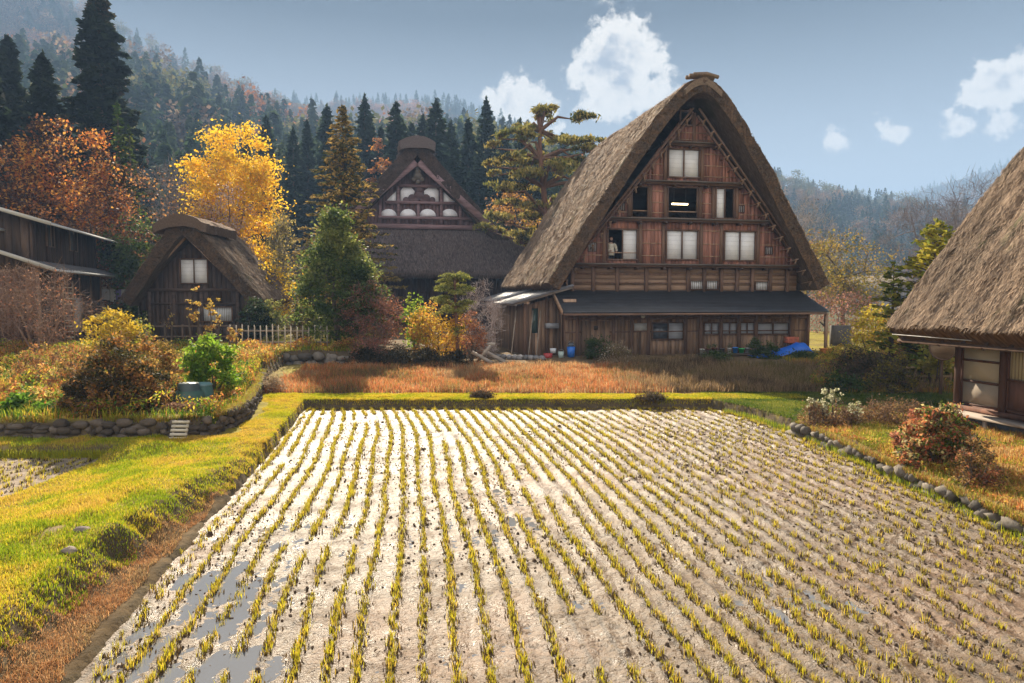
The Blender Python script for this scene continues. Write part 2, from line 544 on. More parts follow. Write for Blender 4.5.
def merge_tufts(pts, z, sc=(.5, 1.25)):
    mb = MB()
    arr = [t.arrays() for t in TUFTS]
    which = rng.integers(0, 8, len(pts))
    for w in range(8):
        idx = np.where(which == w)[0]
        if not len(idx): continue
        V, Q, T, Cc, U = arr[w]
        a = rng.uniform(0, 2 * pi, len(idx)); s = rng.uniform(*sc, len(idx))
        ca, sa = np.cos(a) * s, np.sin(a) * s
        x = V[None, :, 0] * ca[:, None] - V[None, :, 1] * sa[:, None] + pts[idx, 0][:, None]
        y = V[None, :, 0] * sa[:, None] + V[None, :, 1] * ca[:, None] + pts[idx, 1][:, None]
        zz = V[None, :, 2] * s[:, None] + z[idx][:, None]
        m_ = len(V); off = np.arange(len(idx))[:, None, None] * m_
        tint = rng.uniform(.75, 1.2, (len(idx), 1, 1))
        mb.raw(np.stack([x, y, zz], -1).reshape(-1, 3), (Q[None] + off).reshape(-1, 4), (T[None] + off).reshape(-1, 3), (Cc[None] * tint).reshape(-1, 3))
    return mb


rest = np.array([i for i in range(len(cand)) if i not in near_set])
tag(merge_tufts(cand[rest], cz[rest]).build('rice_stubble', GRASS), 'rows of yellow green rice stubble receding over the muddy paddy', 'rice stubble', kind='stuff')
pp = []
for k in range(60):
    for q in range(44):
        pp.append((-8.25 - k * .27 + random.gauss(0, .04), 7.3 + q * .165 + random.gauss(0, .03)))
pp = np.array(pp)
tag(merge_tufts(pp, np.full(len(pp), .02), (.9, 1.4)).build('rice_stubble', GRASS), 'yellow rice stubble in the small paddy beyond the left grass bank', 'rice stubble', kind='stuff')

# ------------------------------------------------------------------ turf and dry grass
def scatter(nm, label, n, x0, x1, y0, y1, keep, h, w, cols, lean=.6, m=GRASS, power=1.0, zoff=-.01, cat='grass', vs=1.5):
    X = rng.uniform(x0, x1, n); Yy = y0 + (y1 - y0) * rng.random(n) ** power
    k = keep(X, Yy); X = X[k]; Yy = Yy[k]
    Zz = H(X, Yy) + zoff
    cols = np.asarray(cols, float)
    t = fbm(X * vs, Yy * vs, 91) + rng.normal(0, .12, len(X))
    i = np.clip(((t - .25) / .5 * len(cols)).astype(int), 0, len(cols) - 1)
    c = cols[i] * rng.uniform(.75, 1.25, (len(X), 1))
    hh = (h[0] + (h[1] - h[0]) * fbm(X * 2.2, Yy * 2.2, 95) ** 1.3) * rng.uniform(.6, 1.3, len(X))
    mb = MB().blades(np.stack([X, Yy, Zz], 1), hh, w, c, lean)
    o = mb.build(nm, m); tag(o, label, cat, kind='stuff')
    return o


GR = [(.26, .34, .015), (.42, .43, .02), (.55, .48, .03), (.66, .50, .05), (.62, .42, .08)]
onbank = lambda x, y: (x < xl(y) - sw(y) + .16 * vnoise(x * 4, y * 4, 2)) & ~((x < -8.2) & (y < 14.3)) & (x > -.78 * y - 1) & ~((y > 15) & (x < xw(y) + .1)) & ~((y > 15) & (x < xw(y) + .38 + .5 * (vnoise(y * 2, y * 0) - .5)) & (y < 21)) & (vnoise(x * 1.7, y * 1.7, 5) + rng.random(len(x)) * .5 > .22) & (fbm(x * 2.1, y * 2.1, 31, 6) < .70 + rng.random(len(x)) * .12)
scatter('bank_grass', 'yellow green turf on the grass bank left of the paddy', 330000, -13, -3.5, 4.5, 15, onbank, (.025, .11), .009, GR, power=1.2)
scatter('lane_grass', 'short yellow turf on the corner between stone wall and paddy', 130000, -9, -5, 14.5, 21.8, onbank, (.02, .07), .011, GR[1:], power=1)
onbund = lambda x, y: (x > -7.6) & (x < 8.8 + rng.normal(0, .2, len(x))) & (y > PB + .02)
scatter('bund_grass', 'sunlit yellow green turf on the bund behind the paddy', 110000, -7.6, 9, PB, 21.9, onbund, (.03, .10), .012, GR[1:4])
scatter('lawn_grass', 'green turf between the bund end and the right bed', 90000, 5.6, 14, 16.9, 22.3, lambda x, y: x > xr(y) + .1, (.03, .10), .013, [(.07, .12, .01), (.12, .17, .02), (.20, .22, .03)])
onstrip = lambda x, y: (x > xl(y) - sw(y) - .02) & (x < xl(y) - .22 + .12 * vnoise(y * 5, 0 * y)) & (y < 13.5)
REDS = [(.42, .20, .08), (.54, .28, .12), (.58, .36, .17), (.40, .28, .12), (.24, .14, .07)]
scatter('dry_red_grass', 'dry russet grass in the strip between the bank and the paddy', 90000, -5.6, -3.3, 4.2, 13.5, onstrip, (.03, .10), .006, REDS, lean=1.3, m=DRY, power=1.2)
redf = lambda x, y: (x < 10.5 + y * .04) & (x > -8.2) & ((x > -2.8) | (y < 29.8)) & (fbm(x * .6, y * .6, 17) + rng.random(len(x)) * .4 > .50)
scatter('tall_russet_grass', 'tall russet and straw coloured dry grass in the strip before the houses', 95000, -8.2, 5.2, 22.0, 28.3, redf, (.06, .46), .013, [(.22, .15, .07), (.34, .30, .08), (.58, .22, .09), (.68, .28, .10), (.54, .17, .06), (.66, .48, .24), (.40, .26, .13)], lean=.5, m=DRY, power=.9, vs=.5)
scatter('tall_straw_grass', 'tall pale brown dry grass before the porch of the large house', 70000, 3.2, 14, 22.2, 30.2, lambda x, y: (x > 3.2 + rng.random(len(x)) * 2.5) & ((x < 8.6) | (y < 28.2)), (.12, .62), .013, [(.10, .07, .04), (.22, .14, .07), (.36, .24, .12), (.45, .31, .17), (.20, .16, .05)], lean=.6, m=DRY, vs=.6)
# left garden cover and right bed cover
scatter('garden_undergrowth', 'mixed yellow, orange and green undergrowth on the left garden terrace', 170000, -22, -6.3, 15.1, 32, lambda x, y: (x < xw(y) - .05) & (x > -.80 * y) & ~((np.abs(x + 7.95) < .95) & (np.abs(y - 16.7) < 1.3)) & (rng.random(len(x)) < .6), (.04, .50), .02, [(.10, .20, .02), (.36, .40, .03), (.58, .46, .05), (.62, .34, .07), (.50, .18, .06)], lean=.9, m=DRY, vs=.55)
scatter('bed_undergrowth', 'dry orange and yellow undergrowth behind the low stones on the right', 80000, 7.15, 13, 7, 17.5, lambda x, y: x < 13, (.03, .26), .011, [(.26, .30, .03), (.56, .46, .06), (.66, .38, .11), (.55, .20, .07), (.62, .44, .18)], lean=1.1, m=DRY, vs=1.0)
scatter('yard_undergrowth', 'yellow and russet undergrowth beyond the lawn on the right', 60000, 8, 22, 22, 34, lambda x, y: x > 9.0 + .2 * y - 3, (.05, .4), .02, [(.12, .16, .03), (.42, .36, .04), (.56, .38, .06), (.44, .18, .06)], lean=.9, m=DRY, vs=.6)

# ------------------------------------------------------------------ clods of mud
mb = MB()
n = 9000
X = rng.uniform(-4.5, 7, n); Yy = rng.uniform(5.5, 19, n)
k = (X > xl(Yy) + .1) & (X < xr(Yy) - .1) & (fbm(X * .8, Yy * .8, 53) + ss(X, 2, 6) * .13 + (X < xl(Yy) + 1.1) * (Yy < 11) * .25 + (rng.random(n) < .12) * .5 > .56)
X = X[k]; Yy = Yy[k]
for x, y in zip(X, Yy):
    r = random.uniform(.006, .022) * (1 + .9 * (random.random() < .04))
    P = unit(rng.normal(size=(8, 3))) * r * rng.uniform(.6, 1.2, (8, 1))
    th = np.arange(8) * pi / 4
    V = np.vstack([np.stack([np.cos(th) * r, np.sin(th) * r, 0 * th - .01], 1) * rng.uniform(.7, 1.3, (8, 1)),
                   np.stack([np.cos(th) * r * .6, np.sin(th) * r * .6, 0 * th + r * .7], 1) * rng.uniform(.7, 1.3, (8, 1)), [[0, 0, r * .9]]])
    Q = [[i, (i + 1) % 8, 8 + (i + 1) % 8, 8 + i] for i in range(8)]; T = [[8 + i, 8 + (i + 1) % 8, 16] for i in range(8)]
    mb.raw(V + [x, y, float(mud(x, y))], Q, T, np.array([.09, .06, .04]) * random.uniform(.6, 1.4))
n = 9000; X = rng.uniform(-4.6, 7, n); Yy = 5.4 + 14 * rng.random(n) ** 1.2; k = (X > xl(Yy) + .08) & (X < xr(Yy) - .08); X = X[k]; Yy = Yy[k]; n = len(X)
tag(MB().cards(np.stack([X, Yy, mud(X, Yy) + .006], 1), .007, rng.uniform(.03, .10, n), pal([(.40, .30, .14), (.20, .13, .07), (.10, .07, .04)], n), unit(rng.normal(0, .15, (n, 3)) + [0, 0, 1]), rng.normal(0, 1, (n, 3)) * [1, 1, .1]).build('straw_bits', DRY), 'bits of fallen straw scattered over the paddy mud', 'straw', kind='stuff')
tag(mb.build('mud_clods', SOIL), 'dark clods of mud strewn between the rice rows', 'mud clods', kind='stuff')

# ------------------------------------------------------------------ leafy ground cover in low mounds
def cover(nm, label, n, x0, x1, y0, y1, keep, amp, leaf, cols, s=.9, seed=0):
    X = rng.uniform(x0, x1, n); Yy = rng.uniform(y0, y1, n); k = keep(X, Yy); X = X[k]; Yy = Yy[k]
    m_ = ss(fbm(X * s, Yy * s, 201 + seed), .38, .70) * amp + ss(vnoise(X * 3.2, Yy * 3.2, 207 + seed), .35, 1) * amp * .45
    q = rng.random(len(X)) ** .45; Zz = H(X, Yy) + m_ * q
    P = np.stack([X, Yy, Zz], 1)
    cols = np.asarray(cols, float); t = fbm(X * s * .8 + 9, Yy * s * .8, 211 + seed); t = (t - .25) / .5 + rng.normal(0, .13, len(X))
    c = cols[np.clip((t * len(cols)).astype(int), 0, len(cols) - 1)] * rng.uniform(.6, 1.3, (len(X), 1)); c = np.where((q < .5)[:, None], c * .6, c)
    U = rng.normal(0, .7, (len(X), 3)) + [0, 0, .8]
    mb = MB().cards(P, leaf * rng.uniform(.3, .8, len(X)), leaf * rng.uniform(.8, 1.8, len(X)), c, unit(rng.normal(0, .9, (len(X), 3)) + [0, 0, .5]), U)
    tag(mb.build(nm, LEAF), label, 'ground cover', kind='stuff')


GC = [(.08, .16, .02), (.30, .38, .03), (.58, .48, .05), (.34, .14, .05), (.66, .36, .08), (.60, .22, .07), (.16, .22, .03), (.62, .50, .14)]
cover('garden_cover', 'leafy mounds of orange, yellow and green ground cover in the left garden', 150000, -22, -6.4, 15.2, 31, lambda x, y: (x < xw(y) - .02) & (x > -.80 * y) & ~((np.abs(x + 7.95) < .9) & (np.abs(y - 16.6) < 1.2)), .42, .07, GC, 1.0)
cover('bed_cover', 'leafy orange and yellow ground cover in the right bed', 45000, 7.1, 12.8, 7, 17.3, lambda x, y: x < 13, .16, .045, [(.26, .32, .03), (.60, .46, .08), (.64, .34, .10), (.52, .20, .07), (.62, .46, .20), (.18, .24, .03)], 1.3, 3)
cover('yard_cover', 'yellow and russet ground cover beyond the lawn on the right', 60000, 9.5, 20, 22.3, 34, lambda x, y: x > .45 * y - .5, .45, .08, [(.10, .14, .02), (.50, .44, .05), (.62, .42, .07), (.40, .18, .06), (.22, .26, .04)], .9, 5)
# ------------------------------------------------------------------ sun, sky, haze
SUN_AZ = R(-15)      # to the left of straight ahead
SUN_EL = R(34)
sd = np.array([math.sin(SUN_AZ) * math.cos(SUN_EL), math.cos(SUN_AZ) * math.cos(SUN_EL), math.sin(SUN_EL)])
ld = bpy.data.lights.new('sun', 'SUN'); ld.energy = 5.0; ld.angle = R(.53); ld.color = (1, .88, .69)
sun = bpy.data.objects.new('sun', ld); COL.objects.link(sun)
from mathutils import Vector
sun.rotation_euler = Vector(sd.tolist()).to_track_quat('Z', 'Y').to_euler()
sun.location = (0, 0, 40)

w = bpy.data.worlds.new('World'); SC.world = w; w.use_nodes = True
nt = w.node_tree; N = nt.nodes; L = nt.links; N.clear()
out = N.new('ShaderNodeOutputWorld'); bg = N.new('ShaderNodeBackground')
bg.inputs['Strength'].default_value = .058
sky = N.new('ShaderNodeTexSky'); sky.sky_type = 'NISHITA'; sky.sun_disc = False
sky.sun_elevation = SUN_EL; sky.sun_rotation = SUN_AZ; sky.air_density = 1.0; sky.dust_density = .2; sky.ozone_density = 1.5
hs = N.new('ShaderNodeHueSaturation'); hs.inputs['Saturation'].default_value = .85; hs.inputs['Value'].default_value = 1.0
gm = N.new('ShaderNodeGamma'); gm.inputs['Gamma'].default_value = .62
L.new(sky.outputs[0], gm.inputs['Color']); L.new(gm.outputs[0], hs.inputs['Color'])
tc = N.new('ShaderNodeTexCoord')
sz_ = N.new('ShaderNodeSeparateXYZ'); L.new(tc.outputs['Generated'], sz_.inputs[0])
el = N.new('ShaderNodeMapRange'); el.inputs[1].default_value = .05; el.inputs[2].default_value = .36; el.inputs[3].default_value = 1.55; el.inputs[4].default_value = .10
L.new(sz_.outputs['Z'], el.inputs[0]); L.new(el.outputs[0], hs.inputs['Value'])
st2 = N.new('ShaderNodeMapRange'); st2.inputs[1].default_value = .05; st2.inputs[2].default_value = .30; st2.inputs[3].default_value = .28; st2.inputs[4].default_value = .50
L.new(sz_.outputs['Z'], st2.inputs[0]); L.new(st2.outputs[0], hs.inputs['Saturation'])
tc = N.new('ShaderNodeTexCoord')
nz = N.new('ShaderNodeTexNoise'); nz.inputs['Scale'].default_value = 20; nz.inputs['Detail'].default_value = 9; nz.inputs['Roughness'].default_value = .62
L.new(tc.outputs['Generated'], nz.inputs['Vector'])
nz2 = N.new('ShaderNodeTexNoise'); nz2.inputs['Scale'].default_value = 75; nz2.inputs['Detail'].default_value = 6; nz2.inputs['Roughness'].default_value = .6
L.new(tc.outputs['Generated'], nz2.inputs['Vector'])


def vm(op, a, b=None):
    n = N.new('ShaderNodeVectorMath'); n.operation = op
    for i, v in enumerate([a, b]):
        if v is None: continue
        if isinstance(v, (tuple, list, np.ndarray)): n.inputs[i].default_value = tuple(float(q) for q in v)
        else: L.new(v, n.inputs[i])
    return n


def mth(op, a, b=None, c=None):
    n = N.new('ShaderNodeMath'); n.operation = op
    for i, v in enumerate([a, b, c]):
        if v is None: continue
        if isinstance(v, (int, float)): n.inputs[i].default_value = v
        else: L.new(v, n.inputs[i])
    return n.outputs[0]


# cloud puffs by direction: (pixel direction, angular radius in pixels, weight)
puffs = [(608, 58, 36, 1), (590, 70, 26, 1), (626, 80, 34, 1), (640, 60, 26, 1), (612, 40, 22, 1), (600, 92, 22, .9), (650, 92, 26, .9),
         (508, 100, 22, .9), (488, 96, 14, .8), (530, 106, 18, .8), (545, 112, 14, .6),
         (1003, 82, 20, 1), (978, 93, 14, .9), (1022, 72, 17, 1), (990, 74, 12, .9),
         (957, 127, 11, .75), (1003, 124, 10, .55), (833, 138, 10, .6), (897, 133, 8, .5), (880, 128, 8, .25)]
tot = None
dist_noise = mth('MULTIPLY_ADD', nz.outputs['Fac'], 3.2, -1.50)
dist_noise = mth('ADD', dist_noise, mth('MULTIPLY_ADD', nz2.outputs['Fac'], 1.3, -.65))
for px, py, r, wgt in puffs:
    c = unit(ray(px, py))
    dd = vm('LENGTH', vm('SUBTRACT', tc.outputs['Generated'], c).outputs[0]).outputs['Value']
    q = mth('DIVIDE', dd, r / 700 * .95)
    q = mth('SUBTRACT', 1.15, q)                        # 1 in the middle, 0 at the rim
    q = mth('MULTIPLY', mth('MAXIMUM', q, -6.0), wgt)
    tot = q if tot is None else mth('SMOOTH_MAX', tot, q, .35)
den = mth('ADD', tot, dist_noise)
mr = N.new('ShaderNodeMapRange'); mr.interpolation_type = 'SMOOTHSTEP'
mr.inputs[1].default_value = .0; mr.inputs[2].default_value = .50
L.new(den, mr.inputs[0])
core = N.new('ShaderNodeMapRange'); core.interpolation_type = 'SMOOTHSTEP'
core.inputs[1].default_value = .7; core.inputs[2].default_value = 1.7
L.new(den, core.inputs[0])
ccol = N.new('ShaderNodeMix'); ccol.data_type = 'RGBA'
ccol.inputs['A'].default_value = (6.4, 5.9, 5.2, 1); ccol.inputs['B'].default_value = (2.5, 2.6, 2.85, 1)
L.new(core.outputs[0], ccol.inputs['Factor'])
mix = N.new('ShaderNodeMix'); mix.data_type = 'RGBA'
L.new(mr.outputs[0], mix.inputs['Factor']); L.new(hs.outputs[0], mix.inputs['A']); L.new(ccol.outputs['Result'], mix.inputs['B'])
# added fill: unseen sky behind the camera brightened to light the shaded facades
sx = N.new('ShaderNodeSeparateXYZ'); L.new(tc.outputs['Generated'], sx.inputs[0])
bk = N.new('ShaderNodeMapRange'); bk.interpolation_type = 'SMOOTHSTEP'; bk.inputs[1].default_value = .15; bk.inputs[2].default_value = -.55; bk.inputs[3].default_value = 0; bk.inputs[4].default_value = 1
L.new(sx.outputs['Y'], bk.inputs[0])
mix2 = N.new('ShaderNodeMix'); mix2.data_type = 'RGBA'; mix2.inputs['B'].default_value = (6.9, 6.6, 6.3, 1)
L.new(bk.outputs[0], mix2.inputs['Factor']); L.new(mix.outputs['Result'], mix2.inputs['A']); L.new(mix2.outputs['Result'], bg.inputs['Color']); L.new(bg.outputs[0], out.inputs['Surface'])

hz = MB().bx(-3600, 3600, -80, 3600, -12, 262, (.7, .8, .9))
hm = bpy.data.materials.new('haze_air'); hm.use_nodes = True
hn = hm.node_tree; hn.nodes.clear()
ho = hn.nodes.new('ShaderNodeOutputMaterial'); hv = hn.nodes.new('ShaderNodeVolumePrincipled')
hv.inputs['Color'].default_value = (.40, .62, 1, 1); hv.inputs['Density'].default_value = .0009; hv.inputs['Anisotropy'].default_value = .0
hn.links.new(hv.outputs[0], ho.inputs['Volume'])
tag(hz.build('haze', hm), 'pale blue autumn haze in the valley air', 'haze', kind='stuff')

SC.view_settings.view_transform = 'Standard'; SC.view_settings.look = 'None'
SC.view_settings.exposure = 1.65; SC.view_settings.gamma = 1
SC.render.engine = 'CYCLES'
SC.cycles.use_denoising = True
SC.cycles.max_bounces = 6; SC.cycles.diffuse_bounces = 3; SC.cycles.glossy_bounces = 2; SC.cycles.transmission_bounces = 3
SC.cycles.volume_bounces = 0; SC.cycles.transparent_max_bounces = 8
SC.cycles.caustics_reflective = False; SC.cycles.caustics_refractive = False
SC.cycles.sample_clamp_indirect = 4
# ------------------------------------------------------------------ building helpers (all in the house's own frame: u right, v back, z up)
class Frame:
    def __init__(s, loc, rz):
        s.loc = np.array(loc, float); s.rz = rz; s.M = rotm(rz)

    def on(s, px, py, v=0.):
        """(u, z) where the view line through a pixel meets the plane v"""
        d = ray(px, py) @ s.M; o = (np.array([0, 0, CAMZ]) - s.loc) @ s.M
        t = (v - o[1]) / d[1]; p = o + d * t
        return float(p[0]), float(p[2])

    def world(s, p): return s.M @ np.asarray(p, float) + s.loc


def jit(c, a=.2): return np.asarray(c) * random.uniform(1 - a, 1 + a)


BR = np.array([.21, .125, .085]); BRL = np.array([.34, .22, .145]); BRD = np.array([.055, .035, .026]); GREYW = np.array([.24, .20, .17])


def plank_wall(mb, u0, u1, z0, z1, v=0, holes=(), top=None, w=.24, col=BR, th=.05, vert=True, var=.3):
    if vert:
        ed = [u0, u1] + [h for q in holes for h in q[:2] if u0 < h < u1]
        ed = sorted(set(round(e, 4) for e in ed)); U = []
        for a, b in zip(ed[:-1], ed[1:]):
            k = max(1, int(round((b - a) / w))); U += list(np.linspace(a, b, k + 1)[:-1])
        U.append(ed[-1])
        for a, b in zip(U[:-1], U[1:]):
            segs = [(z0, z1)]
            for h in holes:
                if h[0] < (a + b) / 2 < h[1]:
                    ns = []
                    for s0, s1 in segs:
                        if h[3] <= s0 or h[2] >= s1: ns.append((s0, s1)); continue
                        if h[2] > s0: ns.append((s0, h[2]))
                        if h[3] < s1: ns.append((h[3], s1))
                    segs = ns
            c = jit(col, var); g = .006; dv = random.uniform(0, .015)
            for s0, s1 in segs:
                ta = min(s1, top(a + g)) if top else s1; tb = min(s1, top(b - g)) if top else s1
                if max(ta, tb) <= s0 + .02: continue
                ta = max(ta, s0 + .01); tb = max(tb, s0 + .01)
                y0, y1 = v - dv, v + th
                V = [[a + g, y0, s0], [b - g, y0, s0], [b - g, y1, s0], [a + g, y1, s0], [a + g, y0, ta], [b - g, y0, tb], [b - g, y1, tb], [a + g, y1, ta]]
                mb.raw(V, [[0, 3, 2, 1], [4, 5, 6, 7], [0, 1, 5, 4], [1, 2, 6, 5], [2, 3, 7, 6], [3, 0, 4, 7]], None, c)
    else:
        k = max(1, int(round((z1 - z0) / w))); Zs = np.linspace(z0, z1, k + 1)
        for a, b in zip(Zs[:-1], Zs[1:]):
            c = jit(col, var); dv = random.uniform(0, .02)
            mb.bx(u0, u1, v - dv, v + th, a + .008, b - .004, c)


def side_wall(mb, u, v0, v1, z0, z1, w=.24, col=BR, th=.06):
    n = max(1, int((v1 - v0) / w)); Vs = np.linspace(v0, v1, n + 1)
    for a, b in zip(Vs[:-1], Vs[1:]): mb.bx(u - random.uniform(0, .015), u + th, a + .006, b - .006, z0, z1, jit(col, .3))


THC = np.array([.38, .27, .185])


def thatch(frame, name, parent, um, hl, hr, ze, za, v0, v1, th, straws=15000, sz=(.035, .35), col=THC, amp=.07, nv=70, ns=60, flare=0.0, lean=0.0, rnd=.5, seed=1, bend=0.0):
    """thick gable thatch: outer and inner skins, ragged edges, straw laid down the slope"""
    t = np.linspace(-1, 1, 2 * ns + 1)
    def outer(t):
        x = np.where(t < 0, t * hl, t * hr)
        f = np.sqrt(np.abs(t) ** 2 + (rnd * .12) ** 2) - rnd * .12
        z = za - (za - ze) * f / (math.sqrt(1 + (rnd * .12) ** 2) - rnd * .12)
        z = z + bend * np.sin(np.abs(t) * pi)
        return x, z
    xo, zo = outer(t)
    dx = np.gradient(xo); dz = np.gradient(zo); L_ = np.hypot(dx, dz); nx, nz = -dz / L_, dx / L_
    s = np.cumsum(L_); s -= s[ns]
    ath = th * (1 + flare * np.abs(t) ** 2)
    # inner skin: straight lines meeting under the ridge
    xi = xo - nx * ath; zi = zo - nz * ath
    xi = np.where(t < 0, np.minimum(xi, -.02), np.maximum(xi, .02)); xi[ns] = 0
    zin = np.minimum(zi, zi[ns] + 0 * zi)
    vv = np.linspace(0, 1, nv)
    Vg, Tg = np.meshgrid(vv, t, indexing='ij'); Sg = np.broadcast_to(s, Vg.shape)
    vy = v0 + (v1 - v0) * Vg
    # the front verge leans out towards the ridge
    fr = (1 - np.abs(Tg)) * lean
    vy = vy - fr * (1 - Vg) + fr * Vg
    vy = vy + (fbm(Sg * 1.2, Sg * 0 + 3, seed) - .5) * .18 * (1 - Vg) + (fbm(Sg * 4, Sg * 0 + 3, seed + 2) - .5) * .10 * (1 - Vg)
    d = (fbm(vy * .7, Sg * .35, seed + 1) - .5) * amp * 2 + (fbm(vy * 3.0, Sg * 1.0, seed + 4) - .5) * amp * 1.6
    d = d + (vnoise(vy * 9, Sg * 1.3, seed + 5) - .5) * amp * .7
    XO = xo + nx * d; ZO = zo + nz * d
    edge = (np.abs(Tg) > .985)
    ZO = ZO + edge * (vnoise(vy * 6, Tg * 0, seed + 6) - .5) * .10
    XI = np.broadcast_to(xi, Vg.shape); ZI = np.broadcast_to(zin, Vg.shape) + (vnoise(vy * 5, Sg, seed + 7) - .5) * .04
    m = 2 * ns + 1
    P1 = np.stack([um + XO, vy, ZO], -1).reshape(-1, 3); P2 = np.stack([um + XI, vy, ZI], -1).reshape(-1, 3)
    uv = np.stack([vy, Sg], -1).reshape(-1, 2)
    cc = (col * (.45 + 1.1 * fbm(vy * .8, Sg * .4, seed + 8))[..., None]).reshape(-1, 3)
    i = np.arange(nv - 1)[:, None] * m; j = np.arange(m - 1)[None, :]
    Qa = np.stack([i + j, i + m + j, i + m + j + 1, i + j + 1], -1).reshape(-1, 4)
    moss = ss(fbm(vy * .9 + 3, Sg * .7, seed + 30), .56, .68).reshape(-1, 1) * .7
    cc = cc * (1 - moss) + np.array([.10, .105, .045]) * moss
    mb = MB()
    mb.raw(P1, Qa, None, cc, uv)
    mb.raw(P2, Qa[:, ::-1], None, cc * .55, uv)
    # verge faces with a few layers, eave faces
    for e, flip in ((0, 1), (nv - 1, 0)):
        K = 6; rows = []
        for k in range(K + 1):
            f = k / K
            a = P1.reshape(nv, m, 3)[e] * (1 - f) + P2.reshape(nv, m, 3)[e] * f
            a = a.copy(); a[:, 1] += (vnoise(s * 5, s * 0 + k * 3, seed + 9) - .5) * .10 * (1 if 0 < k < K else 0)
            rows.append(a)
        G = np.concatenate(rows); i2 = np.arange(K)[:, None] * m; j2 = np.arange(m - 1)[None, :]
        Qe = np.stack([i2 + j2, i2 + j2 + 1, i2 + m + j2 + 1, i2 + m + j2], -1).reshape(-1, 4)
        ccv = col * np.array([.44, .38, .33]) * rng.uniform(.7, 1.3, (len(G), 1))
        mb.raw(G, Qe if flip else Qe[:, ::-1], None, ccv, np.stack([np.tile(s, K + 1), np.repeat(np.arange(K + 1) * .18, m)], 1))
    for e in (0, m - 1):
        A = P1.reshape(nv, m, 3)[:, e]; B = P2.reshape(nv, m, 3)[:, e]; K = 4
        G = np.concatenate([A * (1 - k / K) + B * k / K for k in range(K + 1)]); i2 = np.arange(K)[:, None] * nv; j2 = np.arange(nv - 1)[None, :]
        Qe = np.stack([i2 + j2, i2 + j2 + 1, i2 + nv + j2 + 1, i2 + nv + j2], -1).reshape(-1, 4)
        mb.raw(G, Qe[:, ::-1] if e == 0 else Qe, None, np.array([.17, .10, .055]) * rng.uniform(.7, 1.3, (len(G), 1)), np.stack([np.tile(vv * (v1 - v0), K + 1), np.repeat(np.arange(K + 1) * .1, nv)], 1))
    o = mb.build(name, THATCH, parent, local=True)
    # loose straw
    n = straws; mb = MB()
    a = rng.random(n); b = rng.uniform(-1, 1, n)
    xa, za_ = outer(b); xb, zb = outer(np.clip(b + np.sign(b) * .01, -1, 1))
    U = unit(np.stack([xb - xa, 0 * xa, zb - za_], 1)); Nn = np.stack([-U[:, 2] * np.sign(b), 0 * a, np.abs(U[:, 0])], 1)
    Nn = np.where((b < 0)[:, None], np.stack([U[:, 2], 0 * a, -U[:, 0]], 1), Nn)
    Nn = unit(np.where(Nn[:, 2:3] < 0, -Nn, Nn))
    Cc = np.stack([um + xa, v0 + (v1 - v0) * a, za_], 1)
    fr = (1 - np.abs(b)) * lean; Cc[:, 1] += -fr * (1 - a) + fr * a
    Sx = np.interp(b, t, s); dd = (fbm(Cc[:, 1] * .7, Sx * .35, seed + 1) - .5) * amp * 2 + (fbm(Cc[:, 1] * 3., Sx, seed + 4) - .5) * amp * 1.6
    Cc = Cc + Nn * (dd + rng.uniform(-.01, .035, n))[:, None]
    U2 = unit(U + rng.normal(0, .13, (n, 3)) + Nn * rng.uniform(-.02, .16, (n, 1)))
    N2 = unit(Nn + rng.normal(0, .25, (n, 3)))
    clump = (.5 * vnoise(Cc[:, 1] * 4, Sx * 1.2, seed + 12) + .9 * fbm(Cc[:, 1] * .8, Sx * .4, seed + 8) - .2)[:, None]
    mb.cards(Cc, sz[0] * rng.uniform(.5, 1.4, n), sz[1] * rng.uniform(.5, 1.4, n), col * 1.15 * (.55 + .8 * clump) * rng.uniform(.6, 1.4, (n, 1)), N2, U2)
    # fringe along the verge and the eaves
    q = n // 8
    b = rng.uniform(-1, 1, q); xa, za_ = outer(b); f = rng.random(q)
    Sx = np.interp(b, t, s); nxb = np.interp(b, t, nx); nzb = np.interp(b, t, nz)
    xx = um + xa - nxb * th * f; zz = za_ - nzb * th * f
    Cc = np.stack([xx, v0 - (1 - np.abs(b)) * lean + (fbm(Sx * 1.2, Sx * 0 + 3, seed) - .5) * .18 - .01, zz], 1)
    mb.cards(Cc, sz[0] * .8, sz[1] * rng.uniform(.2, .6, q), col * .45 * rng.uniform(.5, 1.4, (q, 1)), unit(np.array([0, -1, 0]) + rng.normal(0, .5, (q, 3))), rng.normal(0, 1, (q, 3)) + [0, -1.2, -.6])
    mb.build('loose_straw', STRAW, o, local=True)
    return o


